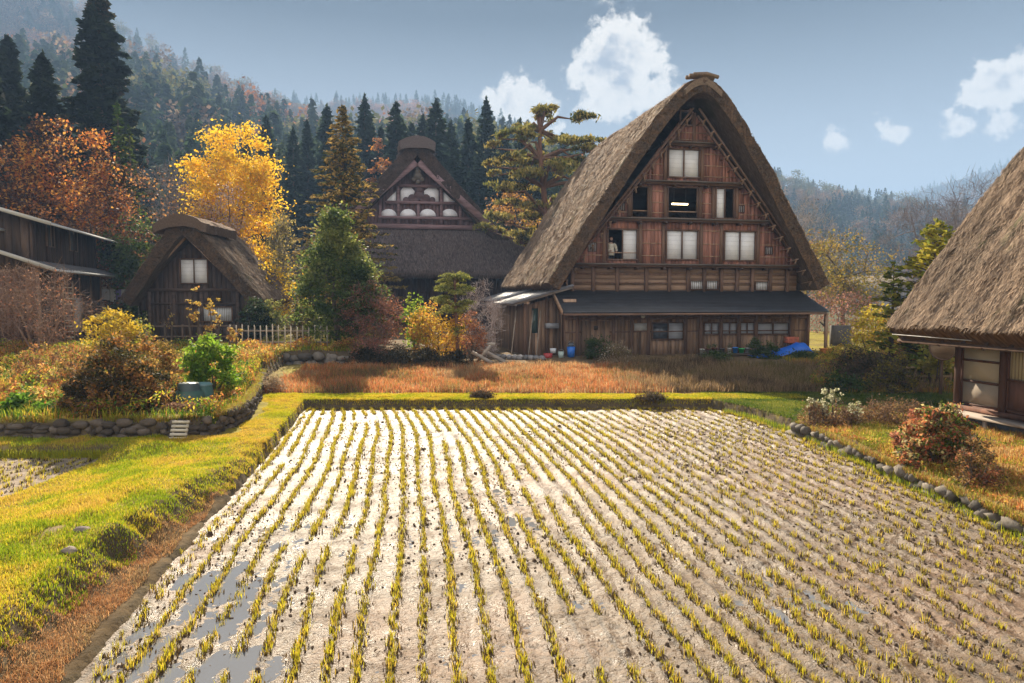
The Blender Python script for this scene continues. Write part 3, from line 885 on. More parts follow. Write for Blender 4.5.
def window(fr, parent, u0, u1, z0, z1, v=0, panels=('w', 'w'), bars=0, fw=.07, m=PAPER, name='window', col=(.93, .93, .94), mull=.05):
    f = MB(); c = BR * .7
    f.bx(u0 - fw, u1 + fw, v - .09, v + .05, z1, z1 + fw, c); f.bx(u0 - fw, u1 + fw, v - .10, v + .05, z0 - fw, z0, c)
    f.bx(u0 - fw, u0, v - .088, v + .048, z0, z1, c); f.bx(u1, u1 + fw, v - .088, v + .048, z0, z1, c)
    n = len(panels); du = (u1 - u0) / n
    for i in range(1, n):
        if mull: f.bx(u0 + du * i - mull / 2, u0 + du * i + mull / 2, v - .06, v + .03, z0, z1, c)
    if bars == 'rail': f.bx(u0, u1, v - .03, v + .02, z0 + .28, z0 + .33, BRL)
    w_ = f.build(name, WOOD, parent, local=True)
    for i, p in enumerate(panels):
        a, b = u0 + du * i + .012, u0 + du * (i + 1) - .012
        if p == 'd': continue
        g = MB()
        if p == 'w':
            g.bx(a, b, v - .005, v + .02, z0 + .01, z1 - .01, np.array(col) * random.uniform(.93, 1.05))
            for k in range(1, 6): g.bx(a, b, v - .012, v - .004, z0 + (z1 - z0) * k / 6 - .008, z0 + (z1 - z0) * k / 6 + .008, np.array(col) * .78)
            g.build('shoji_panel', m, w_, local=True)
        elif p == 'g':
            g.bx(a, b, v - .005, v + .02, z0 + .01, z1 - .01, (.10, .11, .13))
            for k in range(1, 4): g.bx(a, b, v - .02, v - .006, z0 + (z1 - z0) * k / 4 - .012, z0 + (z1 - z0) * k / 4 + .012, (.05, .05, .05))
            g.build('glass_panel', GLASS, w_, local=True)
        elif p == 's':
            g.bx(a, b, v - .005, v + .02, z0 + .01, z1 - .01, np.array(col) * .8)
            k = max(3, int((b - a) / .09))
            for q in range(1, k): g.bx(a + (b - a) * q / k - .012, a + (b - a) * q / k + .012, v - .02, v - .006, z0, z1, (.30, .27, .23))
            g.build('slatted_panel', PAPER, w_, local=True)
    return w_


def ridge_cap(parent, um, z, v0, v1, hw, hh, th, col=THC * 1.05, name='ridge_cap', seed=3, logs=True):
    mb = MB(); n = 26; nv = 40
    t = np.linspace(-1, 1, n)
    rows = []
    for k in range(nv):
        v = v0 + (v1 - v0) * k / (nv - 1)
        d = (vnoise(t * 6, t * 0 + v * 5, seed) - .5) * .10
        x = t * hw * 1.0; zz = z - hh * np.abs(t) ** 1.7
        s_ = 1 + .06 * math.sin(k * 1.1)
        rows.append(np.stack([um + x * s_ + d, 0 * t + v, zz + d * .7], 1))
    O = np.array(rows); I = O.copy(); I[:, :, 2] -= th * (1 - .3 * np.abs(t)); I[:, :, 0] = um + (I[:, :, 0] - um) * .97
    P1 = O.reshape(-1, 3); P2 = I.reshape(-1, 3)
    i = np.arange(nv - 1)[:, None] * n; j = np.arange(n - 1)[None, :]
    Qa = np.stack([i + j, i + n + j, i + n + j + 1, i + j + 1], -1).reshape(-1, 4)
    cc = col * rng.uniform(.75, 1.25, (nv * n, 1)); uv = np.stack([P1[:, 0] * 1.5, P1[:, 1] * 3], 1)
    mb.raw(P1, Qa[:, ::-1], None, cc, uv); mb.raw(P2, Qa, None, cc * .7, uv)
    off = 0
    V = np.vstack([O[0], I[0]]); Qf = [[a, a + 1, n + a + 1, n + a] for a in range(n - 1)]
    mb.raw(V, Qf, None, col * .7, V[:, [0, 2]] * 3)
    V = np.vstack([O[-1], I[-1]]); mb.raw(V, Qf, None, col * .7, V[:, [0, 2]] * 3)
    for e in (0, n - 1):
        V = np.vstack([O[:, e], I[:, e]]); mb.raw(V, [[a, a + 1, nv + a + 1, nv + a] for a in range(nv - 1)], None, col * .6, V[:, [1, 2]] * 3)
    o = mb.build(name, THATCH, parent, local=True)
    if logs:
        lg = MB()
        for dx in (-.22, .02, .25):
            lg.tube([(um + dx, v0 - .25, z + .07), (um + dx + .03, (v0 + v1) / 2, z + .10), (um + dx, v1 + .2, z + .07)], .085, 7, BRD * 1.6)
        for v in np.arange(v0 + .3, v1, .9): lg.tube([(um - hw * .75, v, z - hh * .5), (um, v, z + .2), (um + hw * .75, v, z - hh * .5)], .05, 5, BRD * 1.5)
        lg.build('ridge_pole', BARK, o, local=True)
    return o


# ================================================================== the large farmhouse
F1 = Frame((2.6, 34.0, .5), R(10.8))
main = thing('thatched_farmhouse', 'large steep thatched farmhouse with a brown plank gable and white shoji windows', 'farmhouse', F1.loc, F1.rz)
UM, HLF, HRT, ZE, ZA, TH = 6.3, 7.45, 7.25, 3.55, 13.1, .56
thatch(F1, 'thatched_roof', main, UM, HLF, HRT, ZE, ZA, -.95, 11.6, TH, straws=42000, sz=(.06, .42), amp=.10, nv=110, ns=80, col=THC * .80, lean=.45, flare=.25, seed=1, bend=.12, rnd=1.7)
ridge_cap(main, UM, ZA + .10, -1.50, 11.7, .95, .62, .36, logs=False)
mb = MB()
for k_, (dx, v_, r_) in enumerate(((-.25, -1.5, .09), (.0, -1.3, .11), (.28, -1.6, .09), (-.1, -1.0, .10), (.2, -.9, .08))): mb.tube([(UM - .66 + dx * .3, v_, ZA + .13 + .02 * k_), (UM + dx * .3, v_ + .05, ZA + .20 + .02 * k_), (UM + .62 + dx * .3, v_ + .1, ZA + .13)], r_, 7, THC * .55)
mb.build('ridge_logs', BARK, main, local=True)
sl = (ZA - ZE) / HLF; vofs = TH / math.cos(math.atan(sl))
zin = ZA - vofs
top1 = lambda u: zin - abs(u - UM) * sl * 1.0 - .0
ZP = [F1.on(690, p)[1] for p in (291, 266, 221, 184, 145)]        # floor beams
zb0, zb1, zb2, zb3, zb4 = ZP


def WP(x0, x1, y0, y1, v=0):
    a = F1.on(x0, (y0 + y1) / 2, v); b = F1.on(x1, (y0 + y1) / 2, v)
    t = F1.on((x0 + x1) / 2, y0, v)[1]; d = F1.on((x0 + x1) / 2, y1, v)[1]
    return a[0], b[0], d, t


wins = [(WP(608, 636.5, 230, 259), ('d', 'w'), 'rail'), (WP(666.5, 697, 231, 259), ('w', 'w'), 0), (WP(724.5, 754.5, 232, 260), ('w', 'w'), 0),
        (WP(632, 647, 187, 217), ('d',), 'rail'), (WP(668, 696.5, 188, 218), ('d',), 'rail'), (WP(716, 733, 189, 218), ('w', 'd'), 0),
        (WP(668.5, 698.5, 150, 177), ('w', 'w'), 0), (WP(680.5, 690.5, 112, 125), ('d',), 0)]
holes = [w[0] for w in wins]
small = [WP(588, 596, 243, 251), WP(617, 624.5, 203, 210), WP(737, 744, 206, 212), WP(765, 772, 247.5, 254)]
mid_w = [WP(690, 702, 281, 289), WP(706, 717, 281, 289), WP(755, 767, 282, 290)]
mb = MB()
for (z0, z1) in ((zb1 + .05, zb2), (zb2 + .03, zb3), (zb3 + .03, zb4), (zb4 + .03, zin)):
    hw = max(.2, (zin - z0) / sl)
    plank_wall(mb, UM - hw + .02, UM + hw - .02, z0, z1, 0, holes + small, lambda u: min(top1(u), 99), .20, np.array([.31, .145, .105]), var=.40)
# battens across the boards
for (z0, z1) in ((zb1 + .05, zb2), (zb2, zb3), (zb3, zb4), (zb4, zin - .6)):
    for f in (.2, .48, .78):
        z = z0 + (z1 - z0) * f; hw = (zin - z) / sl - .05
        segs = [(UM - hw, UM + hw)]
        for h in holes:
            if h[2] - .08 < z < h[3] + .08:
                ns_ = []
                for a, b in segs:
                    if h[1] < a or h[0] > b: ns_.append((a, b)); continue
                    if h[0] - .08 > a: ns_.append((a, h[0] - .08))
                    if h[1] + .08 < b: ns_.append((h[1] + .08, b))
                segs = ns_
        for a, b in segs: mb.bx(a, b, -.045, -.016, z - .022, z + .022, jit(BRL * 1.0, .2))
mb.build('gable_wall', WOOD, main, local=True)
mb = MB()
for px, ya, yb in ((604, 222, 264), (640, 222, 264), (663, 222, 264), (701, 222, 264), (721, 222, 264), (758, 222, 264),
                   (629, 186, 218), (650, 186, 218), (665, 186, 218), (700, 186, 218), (713, 186, 218), (737, 186, 218),
                   (665, 147, 181), (702, 147, 181), (678, 106, 143), (694, 106, 143)):
    u, z1 = F1.on(px, ya); _, z0 = F1.on(px, yb)
    z1 = min(z1, top1(u) - .02)
    MB().bx(u - .075, u + .075, -.10, .04, z0, z1, jit(BR * .85, .15)).build('gable_post', WOOD, main, local=True)
for z in (zb1, zb2, zb3, zb4):
    hw = (zin - z) / sl + .05
    mb = MB().bx(UM - hw, UM + hw, -.28, .06, z - .09, z + .09, BR * .75).bx(UM - hw * .96, UM + hw * .96, -.44, -.28, z + .02, z + .08, GREYW * .6)
    for q in np.linspace(UM - hw * .9, UM + hw * .9, max(3, int(hw * 1.6))): mb.bx(q - .06, q + .06, -.40, .0, z - .20, z - .095, BRD * 1.3)
    mb.build('floor_beam', WOODH, main, local=True)
for w_, pn, br in wins: window(F1, main, *w_, 0, pn, br)
for s_ in small:
    f = MB(); u0, u1, z0, z1 = s_
    f.bx(u0 - .03, u1 + .03, .0, .03, z0 - .03, z1 + .03, (.70, .68, .68))
    for q in range(5): f.bx(u0 + (u1 - u0) * q / 4 - .02, u0 + (u1 - u0) * q / 4 + .02, -.05, -.003, z0 - .04, z1 + .04, BRD * 1.4)
    f.build('vent_window', WOOD, main, local=True)
# middle band of wide horizontal boards
mb = MB(); uL, uR = .28, 12.35
plank_wall(mb, uL, uR, zb0 - .3, zb1 - .1, .05, (), None, .3, BRL * .8, vert=False, var=.1)
mb.build('middle_wall', WOODH, main, local=True)
mb = MB()
pu = [F1.on(p, 278)[0] for p in (572, 593, 617, 646, 669, 688, 704, 721, 737, 752, 770, 787)]
for u in pu: mb.bx(u - .085, u + .085, -.09, .045, zb0 - .3, zb1 - .095, jit(BR * .8, .2))
for z in (.33, .66): mb.bx(uL, uR, -.03, .03, zb0 + (zb1 - zb0) * z - .03, zb0 + (zb1 - zb0) * z + .03, BR)
mb.build('band_posts', WOOD, main, local=True)
for w_ in mid_w: window(F1, main, *w_, -.04, ('s',), 0, .03)
# side, back and inner floors
for q in (.28, 12.3):
    mb = MB(); side_wall(mb, q, .12, 11.2, 0, zb1 + .3); mb.build('side_wall', WOOD, main, local=True)
mb = MB(); plank_wall(mb, .3, 12.3, 0, zb1, 11.1, (), None, .3, BR)
for (z0, z1) in ((zb1, zb2), (zb2, zb3), (zb3, zb4), (zb4, zin)):
    hw = max(.2, (zin - z0) / sl); plank_wall(mb, UM - hw + .02, UM + hw - .02, z0, z1, 11.1, (), top1, .3, BR)
mb.build('back_wall', WOOD, main, local=True)
mb = MB()
for z in (zb1, zb2, zb3, zb4): hw = (zin - z) / sl - .1; mb.bx(UM - hw, UM + hw, .1, 11, z - .05, z + .03, BRD)
mb.build('loft_floor', WOODH, main, local=True)
# poles under the verge with their lashed ends
for sgn in (-1, 1):
    mb = MB()
    for k, (o1, o2) in enumerate(((.10, -.30), (.42, -.42))):
        p0 = (UM + sgn * .15, o2 - .25, zin - .25 + o1 - .4); p1 = (UM + sgn * ((zin - ZE) / sl + .1 - o1 * .2), o2, ZE + .15 + o1 - .3)
        mb.tube([p0, p1], .055, 6, BR * .7)
    for f in np.linspace(.06, .96, 15):
        p = np.array([UM + sgn * f * ((zin - ZE) / sl - .1), -.55, zin - .35 + (ZE - zin) * f + .0])
        mb.tube([p + [sgn * .05, -.25, .10], p + [sgn * -.05, .55, -.0]], .032, 5, BRL * .9)
        mb.tube([p + [-.02, -.05, -.15], p + [.08 * sgn, -.1, .12]], .045, 5, BRL * .7)
    mb.build('verge_pole', BARK, main, local=True)

# porch roof
v_ = -1.75
zt = F1.on(690, 290.5, 0)[1]; zl_ = F1.on(690, 311.5, v_)[1]
ua = F1.on(563, 311, v_)[0]; ub = F1.on(829, 314, v_)[0]; ubt = 12.55; uat = F1.on(559, 290, 0)[0]
mb = MB()
P = [(uat - .35, .02, zt), (ubt, .02, zt), (ub, v_, zl_), (ua, v_, zl_)]
mb.poly([np.array(p) for p in P], .07, (0, .3, -1), (.045, .045, .052))
mb.poly([np.array(p) for p in [(ubt, .02, zt), (ubt, 6.0, zt), (ub, 7.5, zl_), (ub, v_, zl_)]], .07, (0, 0, -1), (.045, .045, .052))
for z in np.linspace(0, 1, 15)[1:-1]:       # sheet laps
    a = np.array(P[0]) * (1 - z) + np.array(P[3]) * z; b = np.array(P[1]) * (1 - z) + np.array(P[2]) * z
    mb.beam(a + [0, -.01, .012], b + [0, -.01, .012], .03, .012, (.055, .055, .06))
mb.build('porch_roof', TIN, main, local=True)
mb = MB()
mb.bx(ua + .05, ub - .1, v_ + .02, v_ + .10, zl_ - .17, zl_ - .075, BR)
for u in np.arange(ua + .2, ub, .42): mb.beam((u, v_ + .12, zl_ - .12), (u, -.02, zt - .22), .06, .08, BR * .8)
mb.beam((ua - .03, v_, zl_ - .05), (uat - .36, .0, zt - .03), .04, .24, BRL * 1.2)
mb.build('porch_rafters', WOODH, main, local=True)
# ground floor
FV = -.35
zg = F1.on(690, 318, FV)[1]
GW = lambda x0, x1, y0, y1: (F1.on(x0, 330, FV)[0], F1.on(x1, 330, FV)[0], F1.on(690, y1, FV)[1], F1.on(690, y0, FV)[1])
gw = [(GW(652.5, 683, 323, 338.5), ('g', 'w')), (GW(704, 718.5, 323.5, 334), ('w', 'w')), (GW(722, 736.5, 323.5, 334), ('w', 'w')), (GW(740, 753.5, 323.5, 334), ('w', 'w')), (GW(757, 788, 324, 334.5), ('w', 'w'))]
mb = MB(); u_l = F1.on(565, 330, FV)[0]; u_r = F1.on(808, 330, FV)[0]
plank_wall(mb, u_l, u_r, 0, zt - .4, FV, [g[0] for g in gw], None, .2, BRL * .8, var=.35)
for z in (1.15,): mb.bx(u_l, u_r, FV - .035, FV - .016, z - .03, z + .03, BR * .8)
mb.build('front_wall', WOOD, main, local=True)
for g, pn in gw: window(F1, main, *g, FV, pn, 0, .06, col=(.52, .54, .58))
mb = MB(); mb.bx(u_r - .06, u_r, FV, 11, 0, 2.6, BR); mb.bx(u_l, u_l + .06, FV, .3, 0, 2.6, BR)
mb.build('end_wall', WOOD, main, local=True)
mb = MB()
for px in (577, 613, 631, 648, 685, 700, 720.5, 738.5, 755.5, 790, 807):
    u = F1.on(px, 335, FV)[0]; mb.bx(u - .075, u + .075, FV - .11, FV + .03, 0, zt - .35, jit(BR * .8, .2))
mb.bx(u_l, u_r, FV - .09, FV, zg - .06, zg + .10, BR * .8)
mb.build('front_posts', WOOD, main, local=True)
mb = MB()
u, _ = F1.on(826, 330, -1.5); mb.bx(u - .06, u + .06, -1.56, -1.44, 0, zl_ - .1, BRL)
u2 = u_r; mb.beam((u2, -1.3, zl_ - .55), (u + .1, -1.5, zl_ - .9), .07, .07, BRD * 1.4); mb.beam((u2 + .3, -1.3, zl_ - .2), (u - .1, -1.5, zl_ - .75), .07, .07, BRD * 1.4)
mb.build('porch_post', WOOD, main, local=True)
# door boards and the small plates on the wall
mb = MB(); a, b = F1.on(581, 340, FV)[0], F1.on(609, 340, FV)[0]
plank_wall(mb, a, b, .05, zg - .12, FV - .07, (), None, .22, BRL * .75, .04); d_ = mb.build('sliding_door', WOOD, main, local=True)
mb = MB(); mb.bx((a + b) / 2 - .1, (a + b) / 2 + .1, FV - .13, FV - .09, zg - .55, zg - .35, (.05, .04, .03)); mb.build('handle', PLASTIC, d_, local=True)
u0, u1, z0, z1 = GW(634, 647, 323, 330)
signb = MB().bx(u0, u1, FV - .04, FV - .022, z0, z1, (.50, .50, .46))
sg = thing('name_board', 'small pale notice board fixed on the planks under the porch', 'sign', F1.world((u0, FV, z0)), F1.rz)
signb = MB().bx(0, u1 - u0, -.05, -.02, 0, z1 - z0, (.48, .48, .46)); signb.build('board', PLASTIC, sg, local=True)
MB().bx(-.03, u1 - u0 + .03, -.06, -.052, -.03, 0, BR).bx(-.03, u1 - u0 + .03, -.06, -.052, z1 - z0, z1 - z0 + .03, BR).build('rim', WOOD, sg, local=True)
u0, z0 = F1.on(642, 316, FV)
lm = thing('wall_lamp', 'round white lamp under the porch roof above the pale board', 'lamp', F1.world((u0, FV - .14, z0)), F1.rz)
MB().lathe([(.0, -.11), (.08, -.08), (.11, 0), (.08, .07), (.03, .1)], n=10, col=(.75, .74, .68)).build('globe', PLASTIC, lm, smooth=True, local=True)
MB().bx(-.04, .04, .02, .14, .06, .12, (.1, .1, .1)).build('bracket', PLASTIC, lm, local=True)
u0, z0 = F1.on(672, 204.5, 1.2)
lm = thing('strip_lamp', 'lit fluorescent strip lamp seen inside the dark upper window opening', 'lamp', F1.world((u0, 1.2, z0)), F1.rz)
MB().bx(0, .85, -.05, .05, 0, .06, (.8, .8, .7)).build('tube', mat('lit_tube', .5, emit=(1, .75, .4, 5.0), var=0), lm, local=True)
MB().bx(-.04, .89, -.08, .08, .065, .10, (.3, .3, .3)).beam((.1, 0, .1), (.1, 0, zb3 - z0 - .07), .02, .02, (.2, .2, .2)).beam((.75, 0, .1), (.75, 0, zb3 - z0 - .07), .02, .02, (.2, .2, .2)).build('housing', PLASTIC, lm, local=True)

# lean-to annex on the left flank
an = MB()
a0 = -1.95
plank_wall(an, a0, .2, -.1, 2.9, .25, [(-1.62, -1.32, 1.1, 2.3)], lambda u: 2.45 + (u + 1.95) * .28, .19, BRL * .75, var=.4)
side_wall(an, a0 - .06, .25, 10.2, -.1, 2.4, .22, BRL * .8)
an.bx(a0 - .10, a0 + .06, .12, .26, -.1, 2.5, BR); an.bx(-.95, -.83, .15, .26, -.1, 2.9, BR * .8)
for v in (2.1, 4.2, 6.4, 8.6): an.bx(a0 - .12, a0 - .05, v - .08, v + .08, -.1, 2.45, BRL)
an.build('annex_wall', WOOD, main, local=True)
MB().bx(-1.63, -1.31, .31, .34, 1.1, 2.3, (.06, .10, .09)).build('annex_window', GLASS, main, local=True)
rf = MB()
for (va, vb, zz, uo) in ((-.55, 4.9, 3.05, -2.75), (4.6, 10.8, 3.16, -2.65)):
    rf.poly([np.array(p) for p in [(.25, va, zz + .38), (uo, va, zz - .48), (uo, vb, zz - .48), (.25, vb, zz + .38)]], .06, (0, 0, -1), (.20, .20, .22))
    for f in np.linspace(0, 1, 7): rf.beam((uo - .01, va + (vb - va) * f, zz - .455), (.2, va + (vb - va) * f, zz + .395), .03, .03, (.24, .24, .26))
rf.build('annex_roof', TIN, main, local=True)
rf = MB()
for v in (-.45, 2.0, 4.3): rf.beam((-2.6, v, 2.50), (.2, v, 3.30), .08, .1, GREYW)
rf.beam((-2.55, -.5, 2.47), (-2.55, 10.6, 2.50), .08, .09, GREYW)
rf.build('annex_rafters', WOODH, main, local=True)
bxm = MB(); u0, z1 = F1.on(560, 312, -.9); bxm.bx(-.35, .25, -1.0, -.2, 2.0, 2.75, BRL * 1.3); bxm.build('boxed_end', WOOD, main, local=True)
u0, z0 = F1.on(552, 326, .1); MB().bx(u0 - .35, u0 + .25, -.25, .22, z0 - .1, z0 + .14, (.28, .29, .32)).build('shelf_box', PLASTIC, main, local=True)

# ================================================================== temple-like hall behind
F2 = Frame((at(418, 298, 55)[0], 55, .8), R(11))
hall = thing('thatched_hall', 'big dark thatched hall behind the fir, white plaster panels in its carved gable', 'temple hall', F2.loc, F2.rz)
za2 = F2.on(418, 143)[1]; zg2 = F2.on(418, 229)[1]; ze2 = F2.on(418, 271, -3.2)[1]
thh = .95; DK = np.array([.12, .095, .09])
sl2 = 1.02; hw2 = (za2 - (zg2 - 1.0)) / sl2
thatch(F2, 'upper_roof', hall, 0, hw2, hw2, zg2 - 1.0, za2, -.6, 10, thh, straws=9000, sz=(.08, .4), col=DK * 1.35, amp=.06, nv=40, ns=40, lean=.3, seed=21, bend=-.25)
ridge_cap(hall, 0, za2 + .30, -1.25, 10.3, 1.35, .45, .95, col=DK * 2.0, seed=6, logs=False)
mb = MB()      # hipped skirt
def rect(u, v0, v1, z): return [(-u, v0, z), (u, v0, z), (u, v1, z), (-u, v1, z)]
K = 26; rings = []
for k in range(K + 1):
    f = k / K; u = 6.9 + 3.3 * f; z = zg2 + .25 - (zg2 + .25 - ze2) * (f ** .93); v0 = .3 - 3.5 * f; v1 = 9 + 3 * f
    rg = []
    n_ = 90
    for (p, q) in zip(rect(u, v0, v1, z), rect(u, v0, v1, z)[1:] + rect(u, v0, v1, z)[:1]):
        for j in range(n_): rg.append(np.array(p) * (1 - j / n_) + np.array(q) * (j / n_))
    rings.append(rg)
rings.append([np.array([p[0] * .95, p[1] * .97, p[2] - .55]) for p in rings[-1]]); rings.append([np.array([p[0] * .80, (p[1] - 4) * .8 + 4, p[2] + .2]) for p in rings[-2]])
Rr = np.array(rings); m = Rr.shape[1]
Rr[:K + 1, :, 2] += (fbm(Rr[:K + 1, :, 0] * 2, Rr[:K + 1, :, 1] * 2 + Rr[:K + 1, :, 2], 33) - .5) * .16
i = np.arange(Rr.shape[0] - 1)[:, None] * m; j = np.arange(m)[None, :]; k2 = (j + 1) % m
Qs = np.stack([i + j, i + m + j, i + m + k2, i + k2], -1).reshape(-1, 4)
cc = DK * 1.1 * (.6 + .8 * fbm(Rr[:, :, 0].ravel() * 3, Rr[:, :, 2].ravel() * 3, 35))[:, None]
mb.raw(Rr.reshape(-1, 3), Qs, None, cc, np.stack([Rr[:, :, 0].ravel(), Rr[:, :, 2].ravel() * 1.3], 1))
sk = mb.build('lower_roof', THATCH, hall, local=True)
mb = MB(); n = 7000; f = rng.random(n); uu = rng.uniform(-1, 1, n) * (6.9 + 3.3 * f)
Cc = np.stack([uu, .3 - 3.5 * f, zg2 + .25 - (zg2 + .25 - ze2) * f ** .93 + .04], 1); sdn = unit([0, -3.5, -(zg2 + .25 - ze2)])
mb.cards(Cc, .07, .4, DK * 1.2 * rng.uniform(.5, 1.6, (n, 1)), unit(np.array([0, -.7, .7]) + rng.normal(0, .25, (n, 3))), sdn + rng.normal(0, .12, (n, 3)))
mb.build('loose_straw', STRAW, sk, local=True)
PUR = np.array([.19, .12, .125])
mb = MB(); hi = (za2 - 1.4 - zg2) / sl2; topg = lambda u: za2 - 1.45 - abs(u) * sl2
plank_wall(mb, -hi, hi, zg2 + .1, za2 - 1.4, .25, (), topg, .3, PUR)
mb.build('gable_wall', WOOD, hall, local=True)
HU = lambda px, py: F2.on(px, py, .2)
mb = MB()      # posts and beams of the gable
for (x0, y0, x1, y1, w) in ((372, 226, 492, 228.5, .35), (378, 217.5, 480, 219.5, .22), (386, 202.5, 464, 204, .22), (399, 186, 441, 187, .22)):
    a, b = HU(x0, y0), HU(x1, y1); mb.beam((a[0], .05, a[1]), (b[0], .05, b[1]), .3, w, PUR * 1.2)
for x, y0, y1 in ((398, 186, 226), (441, 187, 227), (418, 204, 226), (380, 204, 226), (460, 204, 227)):
    a, b = HU(x, y0), HU(x, y1); mb.bx(a[0] - .11, a[0] + .11, -.06, .2, b[1], a[1], PUR * 1.1)
mb.build('gable_beams', WOODH, hall, local=True)
def white(pts):
    P = [np.array([HU(*p)[0], .17, HU(*p)[1]]) for p in pts]
    MB().poly(P, .06, (0, -1, 0), (.88, .88, .92)).build('plaster_panel', PLASTER, hall, local=True)
for cx in (388.5, 408, 427.5, 449):
    white([(cx - 8.5, 216.5)] + [(cx + 8.5 * math.cos(t), 216.5 - 7.5 * math.sin(t)) for t in np.linspace(pi, 0, 9)][1:])
white([(400.5, 202), (400.5, 191), (403, 187.5), (411, 187.5), (414.5, 191), (414.5, 195), (409, 199), (406, 202)])
white([(438.5, 202.5), (438.5, 191), (436, 188), (428, 188), (424, 191), (424, 195), (430, 199), (433, 202.5)])
white([(396, 202), (396, 191.5), (390, 197), (385.5, 202)]); white([(443.5, 202.5), (443.5, 192), (450, 198), (456, 202.8)])
mb = MB()      # carved ornament
for px, py, r in ((419, 196, .42), (412, 198.5, .32), (426, 198.5, .32), (406, 200.5, .26), (432, 200.5, .26), (419, 190, .30), (415, 200.5, .3), (423, 200.5, .3)):
    u, z = HU(px, py); mb.lathe([(0, -.08), (r * .7, -.06), (r, 0), (r * .7, .06), (0, .08)], n=10, col=PUR * .6)
    V = mb.V[-1]; V[:] = V[:, [0, 2, 1]] + [u, .02, z]
mb.build('carved_ornament', WOODH, hall, local=True); mb = MB()
for px, py, r in ((418, 166, .22), (418, 171, .26), (418, 176, .34), (414, 179, .2), (422, 179, .2), (418, 182, .18)):
    u, z = F2.on(px, py, -.5); mb.lathe([(0, -.08), (r * .7, -.06), (r, 0), (r * .7, .06), (0, .08)], n=10, col=GREYW * .45)
    V = mb.V[-1]; V[:] = V[:, [0, 2, 1]] + [u, -.5, z]
mb.build('gable_pendant', WOODH, hall, local=True)
for sgn in (-1, 1):
    mb = MB().beam((sgn * .1, -.7, za2 - 1.6), (sgn * (hi + 1.1), -.7, zg2 - .2), .12, .5, PUR * 1.3)
    mb.build('barge_board', WOODH, hall, local=True)
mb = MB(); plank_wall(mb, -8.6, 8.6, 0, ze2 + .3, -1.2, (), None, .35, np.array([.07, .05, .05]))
side_wall(mb, -8.6, -1.2, 11, 0, ze2 + .3); side_wall(mb, 8.5, -1.2, 11, 0, ze2 + .3)
mb.bx(-8.7, 8.7, -1.5, -1.2, ze2 - .1, ze2 + .15, GREYW * .6)
for u in np.arange(-8, 8.5, 2): mb.bx(u - .1, u + .1, -1.32, -1.2, 0, ze2, BRD * 1.3)
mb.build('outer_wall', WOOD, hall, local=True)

# ================================================================== small thatched hut on the left
F3 = Frame((at(192, 298, 36)[0], 36, .95), R(1))
hut = thing('thatched_hut', 'small dark thatched hut with white shutters behind the picket fence', 'hut', F3.loc, F3.rz)
za3 = F3.on(192, 224)[1]; ze3 = F3.on(130, 299)[1]
uL3 = F3.on(121, 298, -.6)[0]; uR3 = F3.on(262, 300, -.6)[0]
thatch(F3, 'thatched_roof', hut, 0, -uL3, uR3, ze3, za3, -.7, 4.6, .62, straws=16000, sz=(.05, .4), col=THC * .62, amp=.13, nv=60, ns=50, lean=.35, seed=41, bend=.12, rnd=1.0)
ridge_cap(hut, .05, za3 + .36, -1.30, 2.9, 1.30, .5, .62, col=np.array([.24, .16, .11]), seed=9, logs=False)
s3 = (za3 - ze3) / uR3; zi3 = za3 - .62 / math.cos(math.atan(s3)); top3 = lambda u: zi3 - abs(u) * s3
DB = np.array([.065, .043, .034])
W3 = lambda x0, x1, y0, y1: (F3.on(x0, (y0 + y1) / 2)[0], F3.on(x1, (y0 + y1) / 2)[0], F3.on((x0 + x1) / 2, y1)[1], F3.on((x0 + x1) / 2, y0)[1])
a = W3(181, 207.5, 259.5, 283); b = W3(198, 232, 307.5, 321)
mb = MB(); plank_wall(mb, -2.15, 2.35, 0, zi3, 0, [a, b], top3, .24, DB, var=.35); plank_wall(mb, -2.7, 2.9, ze3 - .6, ze3 + .1, .02, (), top3, .22, DB)
mb.build('front_wall', WOOD, hut, local=True)
mb = MB(); zm3 = F3.on(190, 290)[1]; mb.bx(-2.9, 3.0, -.10, .1, zm3 - .08, zm3 + .08, DB * 1.3); mb.bx(-2.2, 2.4, -.08, .02, zm3 - .75, zm3 - .65, DB)
for u in (-2.15, -.9, .5, 2.35): mb.bx(u - .08, u + .08, -.09, .02, 0, zm3 - .08, DB * 1.2)
mb.build('wall_frame', WOODH, hut, local=True)
mb = MB(); side_wall(mb, -2.2, 0.1, 4.3, 0, ze3 + .3, col=DB); side_wall(mb, 2.32, 0.1, 4.3, 0, ze3 + .3, col=DB); plank_wall(mb, -2.2, 2.3, 0, zi3, 4.3, (), top3, .3, DB)
mb.build('side_wall', WOOD, hut, local=True)
window(F3, hut, *a, 0, ('w', 'w'), 0, .05, mull=.04, col=(.93, .93, .95)); window(F3, hut, *b, 0, ('s',), 0, .05, col=(.92, .93, .96))
for sgn in (-1, 1):
    MB().tube([(sgn * .1, -.45, zi3 + .15), (sgn * 2.75, -.35, zi3 + .15 - 2.65 * s3)], .10, 7, BRL * 1.1).build('verge_pole', BARK, hut, local=True)

